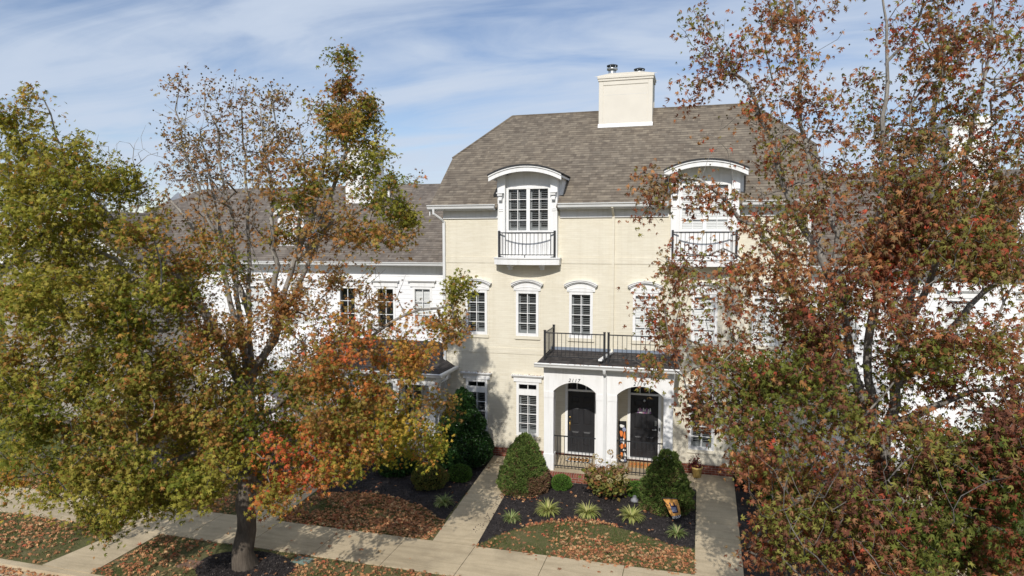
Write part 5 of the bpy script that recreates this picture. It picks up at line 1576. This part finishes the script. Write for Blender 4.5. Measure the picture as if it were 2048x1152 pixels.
SPR = [((0.100, 0.155, 0.036), 4), ((0.135, 0.190, 0.044), 4), ((0.175, 0.225, 0.056), 2), ((0.060, 0.100, 0.024), 3)]
cone_prof = [(0.0, 0.58), (0.06, 0.70), (0.2, 0.71), (0.4, 0.62), (0.6, 0.48), (0.78, 0.34), (0.9, 0.20), (0.97, 0.09), (1.0, 0.01)]
shrub('dwarf_spruce', 'conical dwarf spruce with a browned patch low on its right side, beside the left path', 'shrub', -4.86, -2.78, 1.66, cone_prof, 30000, 0.075, 0.022, SPR,
      amp=0.115, fr=4.4, seed=3.0, squash=2.2, inset=0.12, group='clipped conical evergreens',
      brown=lambda p, nz: np.clip(np.where((p[:, 2] < 0.55) & (p[:, 0] > 0.28) & (p[:, 1] < 0.45), 0.9, np.where(p[:, 2] < 0.22, 0.45, 0.04)) + np.where(nz < -0.30, 0.35, 0), 0, 1))
shrub('dwarf_spruce', 'conical dwarf spruce behind the small orange garden flag', 'shrub', -0.72, -3.02, 1.62, [(t, r * 0.93) for t, r in cone_prof], 28000, 0.075, 0.022, SPR,
      amp=0.125, fr=4.2, seed=9.0, squash=2.1, inset=0.12, group='clipped conical evergreens',
      brown=lambda p, nz: np.clip(np.where(nz < -0.15, 0.35, 0.05) + np.where(p[:, 2] < 0.2, 0.3, 0), 0, 1))
HOL = [((0.020, 0.055, 0.014), 4), ((0.032, 0.085, 0.020), 4), ((0.055, 0.115, 0.028), 1.5), ((0.012, 0.035, 0.010), 2)]
hol_prof = [(0.0, 0.55), (0.05, 0.88), (0.18, 0.97), (0.32, 0.93), (0.385, 0.70), (0.42, 0.60), (0.45, 0.72), (0.55, 0.70), (0.66, 0.58), (0.72, 0.44), (0.76, 0.40), (0.80, 0.42), (0.88, 0.30), (0.95, 0.15), (1.0, 0.02)]
shrub('holly', 'large dark glossy holly clipped in tiers against the house corner', 'shrub', -7.42, -1.08, 2.55, hol_prof, 26000, 0.075, 0.042, HOL, 'holly', 0.10, 3.2, 5.0, 1.3, 0.10, None, 0.25, 0.8)
BOX = [((0.075, 0.155, 0.024), 4), ((0.110, 0.200, 0.032), 3), ((0.050, 0.110, 0.020), 2)]
ball_prof = [(0.0, 0.60), (0.12, 0.88), (0.35, 1.0), (0.6, 0.93), (0.8, 0.72), (0.93, 0.40), (1.0, 0.03)]


def ballp(r):
    return [(t, q * r) for t, q in ball_prof]


shrub('boxwood', 'small bright green boxwood ball between the left spruce and the porch', 'shrub', -3.80, -2.40, 0.40, ballp(0.29), 4200, 0.04, 0.022, BOX, amp=0.025, fr=7, inset=0.04, group='small rounded shrubs')
shrub('boxwood', 'small green boxwood ball between the hydrangea and the flagged spruce', 'shrub', -1.58, -2.36, 0.40, ballp(0.30), 4200, 0.04, 0.022, BOX, amp=0.025, fr=7, seed=4, inset=0.04, group='small rounded shrubs')
shrub('boxwood', 'dark boxwood mound in the bed in front of the tall holly', 'shrub', -6.98, -2.52, 0.45, ballp(0.36), 4200, 0.045, 0.024, [(tuple(c * 0.8 for c in p[0]), p[1]) for p in BOX], amp=0.035, fr=6, seed=7, inset=0.05, group='small rounded shrubs')  # palette evenly darker than the other boxwoods
AZ = [((0.13, 0.14, 0.035), 3), ((0.18, 0.18, 0.04), 3), ((0.085, 0.10, 0.028), 2), ((0.22, 0.12, 0.04), 1)]
shrub('azalea', 'loose olive green azalea mound left of the dark boxwood', 'shrub', -7.66, -3.28, 0.62, ballp(0.52), 5200, 0.065, 0.032, AZ, amp=0.09, fr=4.5, seed=2, inset=0.10, upw=0.6)
shrub('azalea', 'low dark green shrub in the shade of the left porch', 'shrub', -9.1, -2.5, 0.7, ballp(0.6), 5200, 0.065, 0.032, HOL, amp=0.09, fr=4.5, seed=12, inset=0.10, upw=0.6)
shrub('azalea', 'dark reddish shrub at the foot of the wall beside the right path', 'shrub', 1.75, -0.65, 0.7, ballp(0.55), 4200, 0.07, 0.035, [((0.10, 0.035, 0.03), 3), ((0.05, 0.04, 0.03), 2), ((0.06, 0.08, 0.03), 2)], amp=0.09, fr=4.5, seed=22, inset=0.10, upw=0.6)
shrub('boxwood', 'large green shrub under the red tree near the white house porch', 'shrub', 2.6, -2.2, 1.0, ballp(0.8), 6000, 0.06, 0.032, BOX, amp=0.07, fr=4, seed=15, inset=0.08)

# hydrangea: stems, broad leaves, dried flower heads
hy = thing('hydrangea', 'hydrangea bush with olive leaves and dried tan flower heads before the porch', 'shrub')
hy.location = (-2.36, -2.80, 0)
stm = MB()
hp, hn, heads = [], [], []
for k in range(34):
    a = k * 2.399
    rr = 0.62 * math.sqrt((k + 0.5) / 34)
    hgt = 0.62 + 0.20 * (1 - rr) + random.uniform(-0.12, 0.12)
    tip = Vector((math.cos(a) * rr * 1.08, math.sin(a) * rr * 0.75, hgt))
    stm.tube([(tip.x * 0.25, tip.y * 0.25, 0), (tip.x * 0.7, tip.y * 0.7, hgt * 0.6), tuple(tip)], [0.008, 0.006, 0.004], 5)
    heads.append(tip)
for dx, dy, hz in ((0.05, 0.05, 1.30), (-0.38, 0.10, 1.12), (0.30, 0.05, 1.18), (-0.22, 0.0, 1.05), (0.18, -0.05, 0.98), (-0.55, 0.05, 0.9)):
    stm.tube([(dx * 0.3, dy * 0.3, 0), (dx * 0.8, dy, hz * 0.6), (dx, dy, hz)], [0.009, 0.006, 0.004], 5)
    heads.append(Vector((dx, dy, hz)))
stm.build('stems', 'bark', hy, True)
lp, ln = [], []
for tip in heads:
    for q in range(34 if tip.z < 0.9 else 10):
        t = random.uniform(0.25, 0.95)
        lp.append((tip.x * (0.25 + 0.75 * t) + random.gauss(0, 0.09), tip.y * (0.25 + 0.75 * t) + random.gauss(0, 0.09), max(0.06, tip.z * t + random.gauss(0, 0.05))))
        ln.append((tip.x * 0.8, tip.y * 0.8 - 0.2, 0.45))
lp, ln = np.array(lp), np.array(ln)
tri_tufts('foliage', lp, ln, pick([((0.16, 0.165, 0.035), 4), ((0.10, 0.12, 0.028), 3), ((0.26, 0.19, 0.05), 2), ((0.24, 0.10, 0.04), 1.5), ((0.42, 0.33, 0.10), 0.8)], len(lp)) * rng.uniform(0.7, 1.2, len(lp))[:, None], 0.15, 0.10, 'needle', hy, 0.0, 0.5)
fh, fn, fc = [], [], []
for tip in heads:
    if random.random() < 0.25 and tip.z < 0.9:
        continue
    base = np.array([(0.33, 0.20, 0.10), (0.40, 0.29, 0.13), (0.25, 0.135, 0.075), (0.50, 0.42, 0.22)][random.randrange(4)])
    sc = random.uniform(0.055, 0.085)
    for q in range(90):
        d = rng.normal(0, 1, 3)
        d /= np.linalg.norm(d)
        fh.append(np.array(tip) + d * sc * np.array([1, 1, 0.85]) + np.array([0, 0, 0.04]))
        fn.append(d)
        fc.append(base * random.uniform(0.7, 1.25))
tri_tufts('flower_head', np.array(fh), np.array(fn), np.array(fc), 0.032, 0.034, 'litter', hy, 0.0, 0.6)


def liriope(label, x, y, n, ln_, pal, group='clumps of strap leaved grass'):
    V, T, Cc = [], [], []
    for k in range(int(n * 1.5)):
        a = random.uniform(0, 2 * math.pi)
        L = ln_ * random.uniform(0.5, 1.0)
        lean = random.uniform(0.45, 1.35)
        wd = random.uniform(0.008, 0.014)
        r0 = random.uniform(0, 0.07)
        c = np.array(random.choices([p[0] for p in pal], [p[1] for p in pal])[0]) * random.uniform(0.8, 1.2)
        i0 = len(V)
        m = 6
        x_, z_ = r0, 0.0
        th = 1.45 - lean * 0.35
        ca, sa = math.cos(a), math.sin(a)
        for q in range(m + 1):
            t = q / m
            w_ = wd * (1 - t ** 3) + 0.0005
            V += [(ca * x_ - sa * w_, sa * x_ + ca * w_, z_), (ca * x_ + sa * w_, sa * x_ - ca * w_, z_)]
            Cc += [c, c]
            x_ += math.cos(th) * L / m
            z_ = max(0.01, z_ + math.sin(th) * L / m)
            th -= lean * 2.1 / m
        for q in range(m):
            b = i0 + q * 2
            T += [(b, b + 1, b + 3), (b, b + 3, b + 2)]
    o = array_mesh('grass_clump', np.array(V), np.array(T), 'blade', None, np.array(Cc))
    o.location = (x, y, 0)
    return tag(o, label, 'plant', group)


YEL = [((0.42, 0.42, 0.14), 4), ((0.30, 0.34, 0.09), 3), ((0.52, 0.48, 0.22), 2), ((0.20, 0.25, 0.06), 2)]
GRN = [((0.20, 0.25, 0.085), 3), ((0.13, 0.18, 0.055), 3), ((0.34, 0.37, 0.16), 2), ((0.40, 0.33, 0.18), 0.6)]
liriope('small green and cream striped grass clump nearest the left path', -4.62, -5.02, 95, 0.36, GRN)
liriope('full yellow striped grass clump in front of the browned spruce', -3.78, -4.32, 190, 0.50, YEL)
liriope('spreading yellow striped grass clump left below the hydrangea', -2.72, -4.15, 150, 0.50, YEL)
liriope('yellow striped grass clump with fallen leaves, right below the hydrangea', -1.56, -4.10, 170, 0.48, YEL)
liriope('small green striped grass clump by the right path below the flag', -0.38, -4.78, 100, 0.36, GRN)
liriope('green striped grass clump in the dark bed left of the path', -6.72, -4.52, 120, 0.42, GRN)

# ---------------------------------------------------------------- lawn blades, fallen leaves, mulch chips
arcx, arcy = np.array([p[0] for p in arc]), np.array([p[1] for p in arc])


def in_front_lawn(x, y):
    return (x > -5.0) & (x < 0.06) & (y > -6.70) & (y < np.interp(x, arcx, arcy))


def in_left_lawn(x, y):
    top = np.interp(x, [-10.65, -9.8, -8.9, -8.0, -7.2, -6.6, -6.3], [-4.72, -4.45, -4.30, -4.50, -4.85, -5.35, -5.6])
    return (x > -10.60) & (x < -6.24) & (y > -6.70) & (y < top)


def in_strip(x, y):
    ring = ((x + 9.75) / 1.18) ** 2 + ((y + 9.1) / 0.80) ** 2 > 1
    br = (x < -14.25) | (x > -12.85)
    return (y > -10.24) & (y < -8.22) & ring & br


def in_far_left(x, y):
    return (x < -11.95) & (x > -20) & (y > -6.70) & (y < -4.6)


def lump(x, y, s, o):
    return np.array([noise.noise(Vector((a * s + o, b * s, o * 1.7))) for a, b in zip(x, y)])


def scatter(n, x0, x1, y0, y1, fn):
    x, y = rng.uniform(x0, x1, n), rng.uniform(y0, y1, n)
    k = fn(x, y)
    return x[k], y[k]


gx, gy = [], []
for fn, b, n in ((in_front_lawn, (-5, 0.1, -6.7, -4.5), 26000), (in_left_lawn, (-10.6, -6.2, -6.7, -4.2), 22000), (in_strip, (-18, 3, -10.24, -8.22), 52000), (in_far_left, (-20, -12, -6.7, -4.6), 12000)):
    x, y = scatter(n, *b, fn)
    k = lump(x, y, 1.1, 3.0) + rng.normal(0, 0.2, len(x)) > -0.06
    gx.append(x[k])
    gy.append(y[k])
gx, gy = np.concatenate(gx), np.concatenate(gy)
gp = np.stack([gx, gy, np.full(len(gx), -0.005)], 1)
gc = pick([((0.075, 0.125, 0.032), 4), ((0.115, 0.155, 0.042), 3), ((0.18, 0.165, 0.065), 2), ((0.28, 0.215, 0.12), 2)], len(gp)) * rng.uniform(0.75, 1.2, len(gp))[:, None]
tag(tri_tufts('grass', gp, np.tile(np.array([0, 0, 1.0]), (len(gp), 1)), gc, 0.060, 0.009, 'blade', None, 0.3, 0.45), kind='stuff')


def litter(n, b, fn, dens, z, o):
    x, y = scatter(n, *b, fn)
    k = rng.random(len(x)) < np.clip(dens(x, y), 0, 1)
    x, y = x[k], y[k]
    return np.stack([x, y, z + rng.uniform(0.0, 0.035, len(x))], 1)


L_ = []
L_.append(litter(3000, (-5, 0.1, -6.72, -4.5), in_front_lawn, lambda x, y: np.clip(0.42 + 1.0 * lump(x, y, 0.8, 5.0) + 0.22 * (x + 2.5) * (y < -5.7) * 0.7, 0.05, 1), 0.02, 0))
# a ridge of leaves caught along the bed edge
t = rng.uniform(-4.2, -1.9, 170)
L_.append(np.stack([t, np.interp(t, arcx, arcy) + rng.normal(0.02, 0.05, 170), rng.uniform(0.01, 0.07, 170)], 1))
L_.append(litter(4600, (-10.6, -6.2, -6.75, -4.2), in_left_lawn, lambda x, y: 0.62 + 0.8 * lump(x, y, 0.9, 8.0) + 0.35 * (y < -5.8), 0.02, 0))
L_.append(litter(7600, (-18, 2.0, -10.24, -8.22), in_strip, lambda x, y: 0.33 + 1.0 * lump(x, y, 0.55, 2.0) + 0.25 * (x < -14.3), 0.02, 0))
L_.append(litter(3200, (-20, -12, -6.7, -4.6), in_far_left, lambda x, y: 0.75 + 0.4 * lump(x, y, 0.5, 2.0), 0.02, 0))
allb = lambda x, y: np.ones(len(x), bool)
L_.append(litter(90, (-5.2, 0.0, -5.2, -2.0), lambda x, y: (y > np.interp(x, arcx, arcy)), lambda x, y: 0.5 + 0 * x, 0.012, 0))
L_.append(litter(60, (-5.4, -4.1, -3.7, -3.2), allb, lambda x, y: 0.6 + 0 * x, 0.012, 0))
L_.append(litter(120, (-10.5, -6.3, -4.6, -0.5), allb, lambda x, y: 0.4 + 0 * x, 0.012, 0))
L_.append(litter(90, (-16, 1, -8.2, -6.72), allb, lambda x, y: 0.4 + 0.4 * (x < -9), 0.024, 0))
L_.append(litter(120, (-5.2, 0.1, -6.82, -6.66), allb, lambda x, y: 0.6 + 0 * x, 0.024, 0))
L_.append(litter(700, (-19, -12, -10.75, -10.35), allb, lambda x, y: 0.9 + 0 * x, -0.08, 0))
L_.append(litter(60, (1.2, 5.0, -6.5, -0.5), allb, lambda x, y: 0.8 + 0 * x, 0.012, 0))
L_.append(litter(26, (-10.7, -8.8, -9.6, -8.5), allb, lambda x, y: 0.7 + 0 * x, 0.012, 0))
fp_ = np.concatenate(L_)
fcol = pick([((0.54, 0.255, 0.120), 4), ((0.45, 0.195, 0.095), 3), ((0.60, 0.34, 0.17), 2.5), ((0.30, 0.150, 0.085), 2), ((0.60, 0.42, 0.22), 1), ((0.46, 0.13, 0.07), 0.8)], len(fp_)) * rng.uniform(0.7, 1.15, len(fp_))[:, None]
tag(star_leaves('fallen_leaves', fp_, 0.100, fcol, 'litter', None, 0.4, True, 1.5), kind='stuff')

cxs, cys = scatter(9000, -5.4, 0.1, -6.0, -0.1, lambda x, y: (y > np.interp(x, arcx, arcy)))
cx2, cy2 = scatter(5000, -10.5, -6.2, -5.2, -0.2, lambda x, y: ~in_left_lawn(x, y) & (x < -6.15 + (y + 6.64) * -0.075))
cx3, cy3 = scatter(2600, -10.9, -8.6, -9.9, -8.25, lambda x, y: ((x + 9.75) / 1.15) ** 2 + ((y + 9.1) / 0.78) ** 2 < 1)
mx, my = np.concatenate([cxs, cx2, cx3]), np.concatenate([cys, cy2, cy3])
mpz = np.stack([mx, my, rng.uniform(0.0, 0.015, len(mx))], 1)
tag(tri_tufts('mulch_chips', mpz, np.tile(np.array([0, 0, 0.25]), (len(mpz), 1)), pick([((0.028, 0.024, 0.024), 4), ((0.060, 0.052, 0.050), 3), ((0.105, 0.090, 0.082), 1.2), ((0.19, 0.165, 0.15), 0.3)], len(mpz)), 0.05, 0.022, 'litter', None, 0.0, 0.8), kind='stuff')

# leaves caught on the window hoods and the porch roof edge
hl = []
for cx_, z_ in ((-7.265, 2.88), (-5.45, 2.88)):
    m = 26
    hl.append(np.stack([rng.uniform(cx_ - 0.5, cx_ + 0.5, m), rng.uniform(-0.12, -0.02, m), np.full(m, z_)], 1))
m = 60
hl.append(np.stack([rng.uniform(-4.6, -0.5, m), rng.uniform(-1.95, -1.7, m), np.full(m, 3.66)], 1))
hl = np.concatenate(hl)
tag(star_leaves('dry_leaves', hl, 0.055, pick([((0.36, 0.19, 0.09), 2), ((0.26, 0.12, 0.06), 2), ((0.15, 0.08, 0.05), 1)], len(hl)), 'litter', None, 0.3, True, 1.6), kind='stuff')

# ---------------------------------------------------------------- small things on the porch and in the beds
mat1 = MB()
x0, x1, y0, y1, z0 = -4.02, -3.20, -0.66, -0.22, 0.244
mat1.box(x0, x1, y0, y1, z0, z0 + 0.010, 0)
nx_, ny_ = 12, 6
for i in range(nx_):
    for j in range(ny_):
        edge = i == 0 or j == 0 or i == nx_ - 1 or j == ny_ - 1
        a, b = x0 + (x1 - x0) * i / nx_, x0 + (x1 - x0) * (i + 1) / nx_
        c, d = y0 + (y1 - y0) * j / ny_, y0 + (y1 - y0) * (j + 1) / ny_
        if edge and (i + j) % 2:
            mat1.box(a, b, c, d, z0 + 0.0105, z0 + 0.014, 1)
mat1.box(x0 + 0.075, x1 - 0.075, y0 + 0.085, y1 - 0.085, z0 + 0.0105, z0 + 0.016, 2)
for k in range(6):
    a = x0 + 0.13 + k * 0.10
    mat1.box(a, a + 0.055, y0 + 0.16, y1 - 0.16, z0 + 0.0165, z0 + 0.018, 0)
tag(mat1.build('doormat', ['matblack', 'matwhite', 'mattan']), 'black and white checked doormat with a tan centre at the left door', 'doormat')
mat2 = MB()
mat2.box(-2.02, -1.15, -0.68, -0.14, 0.244, 0.258, 0)
for k in range(7):
    a = -1.94 + k * 0.105
    mat2.box(a, a + 0.05, -0.5 + 0.04 * (k % 3), -0.3 + 0.03 * (k % 2), 0.2585, 0.261, 1)
tag(mat2.build('doormat', ['mattan', 'orange']), 'plain orange tan coir doormat at the right door', 'doormat')

# tall leaning board with orange and white shapes
sb = MB()
bw, bh = 0.25, 1.32
sb.box(-bw / 2, bw / 2, 0, 0.022, 0, bh, 0)


def blob2d(cx_, cz_, rx, rz, seed, n=14):
    return [(cx_ + rx * math.cos(2 * math.pi * k / n) * (1 + 0.22 * math.sin(3 * 2 * math.pi * k / n + seed)), cz_ + rz * math.sin(2 * math.pi * k / n) * (1 + 0.2 * math.cos(2 * 2 * math.pi * k / n + seed))) for k in range(n)]


for (a, c, rx, rz, sd_, mi) in ((-0.02, 1.16, 0.07, 0.055, 1, 2), (0.05, 1.06, 0.06, 0.07, 2, 3), (-0.04, 0.92, 0.05, 0.11, 0.5, 1), (0.06, 0.86, 0.035, 0.12, 4, 1), (0.03, 0.68, 0.035, 0.085, 3, 2), (-0.05, 0.70, 0.03, 0.06, 2, 3),
                               (-0.03, 0.52, 0.06, 0.085, 5, 1), (0.07, 0.55, 0.03, 0.07, 1, 1), (0.04, 0.40, 0.045, 0.03, 2, 2), (-0.04, 0.24, 0.035, 0.11, 0, 1), (0.06, 0.22, 0.045, 0.095, 2.2, 2), (-0.02, 0.07, 0.06, 0.035, 1.4, 2), (0.07, 0.08, 0.04, 0.04, 3.0, 3)):
    sb.prism(blob2d(a, c, rx, rz, sd_), 'y', -0.003, -0.0005, mi)
sbo = tag(sb.build('porch_sign', ['matblack', 'orange', 'matwhite', 'flaggrey']), 'tall black board painted with orange and white shapes leaning beside the right door', 'sign')
sbo.location = (-2.20, -0.30, 0.245)
sbo.rotation_euler = (R(-9), R(-2.5), 0)

# little hanging banner on the right door, hung from a pale knob
bn = MB()
bx, bz = -1.57, 1.93
for k in range(8):
    a = bx - 0.215 + k * 0.054
    up_ = 0.03 if k % 2 else 0.0
    bn.box(a, a + 0.050, -0.012, -0.004, bz - 0.10, bz - 0.04, (1, 0, 0, 2, 1, 2, 0, 1)[k])
    bn.prism([(a, bz - 0.035), (a + 0.05, bz - 0.035), (a + 0.036, bz + 0.045 + up_), (a + 0.014, bz + 0.045 + up_)], 'y', -0.012, -0.004, (0, 2, 1, 0, 0, 1, 0, 0)[k])
bno = tag(bn.build('door_banner', ['matwhite', 'purple', 'pink']), 'small white and purple banner hanging on the right black door', 'banner')
kn = MB()
kn.lathe([(0.012, 2.20), (0.035, 2.225), (0.04, 2.25), (0.028, 2.28), (0.008, 2.295)], bx, -0.03, 14)
kn.build('hanger', 'steel', bno, True)
cw_ = MB()
cw_.tube([(bx - 0.19, -0.009, bz + 0.03), (bx, -0.02, 2.21), (bx + 0.19, -0.009, bz + 0.03)], 0.003, 5)
cw_.build('cord', 'matblack', bno)

# doorbell
db = MB()
db.box(-1.095, -1.065, -0.045, -0.0265, 1.28, 1.40)
tag(db.build('doorbell', 'blackmetal', house, bevel=0.006))

# garden flag on a bent wire stand
gf = thing('garden_flag', 'small orange garden flag with a dark printed shape, leaning in front of the right spruce', 'flag')
st_ = MB()
st_.tube([(-0.30, -3.93, 0.0), (-0.36, -3.93, 0.12), (-0.80, -3.92, 0.58), (-0.78, -3.92, 0.60), (-0.40, -3.92, 0.62)], 0.010, 8)
st_.build('stand', 'blackmetal', gf, True)
V_, F_, MI = [], [], []
nu, nv = 10, 14
c00, c10, c01, c11 = Vector((-0.77, -3.86, 0.56)), Vector((-0.42, -3.86, 0.595)), Vector((-0.49, -4.06, 0.12)), Vector((-0.31, -4.00, 0.17))
fm = MB()
gridp = [[None] * (nu + 1) for _ in range(nv + 1)]
for j in range(nv + 1):
    for i in range(nu + 1):
        u, v = i / nu, j / nv
        p = (c00 * (1 - u) + c10 * u) * (1 - v) + (c01 * (1 - u) + c11 * u) * v
        p += Vector((0.05 * math.sin(v * 3.0) * (u - 0.3), -0.05 * math.sin(u * 3.1) * v + 0.02 * math.sin(v * 7), 0.0))
        gridp[j][i] = p
for j in range(nv):
    for i in range(nu):
        u, v = (i + 0.5) / nu, (j + 0.5) / nv
        mi = 0
        if 0.36 < v < 0.72 and 0.25 < u < 0.85:
            mi = 1 if ((u - 0.5) / 0.2) ** 2 + ((v - 0.55) / 0.13) ** 2 > 1 else 2
        if 0.22 < v <= 0.36 and (0.25 < u < 0.36 or 0.58 < u < 0.75):
            mi = 1
        if v > 0.86:
            mi = 3 if (i + j) % 2 else 1
        fm.face([gridp[j][i], gridp[j][i + 1], gridp[j + 1][i + 1], gridp[j + 1][i]], mi)
fo = fm.build('cloth', ['flagorange', 'flagdark', 'flaggrey', 'matwhite'], gf, True)
fo.modifiers.new('thickness', 'SOLIDIFY').thickness = 0.003

# flower pot
pt = thing('plant_pot', 'yellow clay pot with a dark red plant beside the right path', 'pot')
pt.location = (0.10, -0.36, 0.012)
p_ = MB()
p_.lathe([(0.11, 0.0), (0.12, 0.01), (0.155, 0.27), (0.175, 0.28), (0.175, 0.33), (0.155, 0.33), (0.15, 0.28)], 0, 0, 24)
p_.build('pot', 'pot', pt, True)
q_ = MB()
q_.lathe([(0.148, 0.270), (0.148, 0.284)], 0, 0, 20)
q_.build('soil', 'soildark', pt)
pp_ = np.stack([rng.normal(-0.07, 0.075, 260), rng.normal(0, 0.06, 260), 0.30 + np.abs(rng.normal(0, 0.13, 260))], 1)
tri_tufts('plant', pp_, np.stack([pp_[:, 0], pp_[:, 1], np.full(260, 0.3)], 1), pick([((0.16, 0.035, 0.04), 3), ((0.10, 0.03, 0.03), 2), ((0.35, 0.22, 0.06), 1), ((0.30, 0.06, 0.05), 1)], 260), 0.075, 0.045, 'needle', pt, 0.2, 0.7)

# pale stone ornament half hidden between the hydrangea and the spruce
sg = MB()
sg.lathe([(0.10, 0.0), (0.12, 0.04), (0.10, 0.09), (0.06, 0.12), (0.055, 0.15), (0.045, 0.18), (0.01, 0.195)], 0, 0, 16)
so2 = tag(sg.build('garden_ornament', 'stone', None, True), 'small pale stone ornament on the mulch beside the right spruce', 'ornament')
so2.location = (-1.60, -2.80, -0.03)

for nm, lb, x, y, sx_, sy_, rot, mt in (('utility_lid', 'grey green rectangular utility lid beside the pavement right of the tree', -8.68, -8.45, 0.40, 0.25, -4, 'lidgreen'), ('utility_lid', 'rusty brown round cornered utility lid in the grass left of the tree', -11.05, -9.30, 0.42, 0.30, 6, 'lidbrown')):
    u_ = MB()
    u_.box(-sx_ / 2, sx_ / 2, -sy_ / 2, sy_ / 2, -0.10, 0.022)
    u_.box(-sx_ / 2 - 0.025, sx_ / 2 + 0.025, -sy_ / 2 - 0.025, sy_ / 2 + 0.025, -0.10, 0.010)
    u_.box(-0.04, 0.04, -0.015, 0.015, 0.0225, 0.028)
    o = tag(u_.build(nm, mt, None, False, 0.008), lb, 'utility lid', 'utility lids in the grass strip')
    o.location = (x, y, 0)
    o.rotation_euler = (0, 0, R(rot))
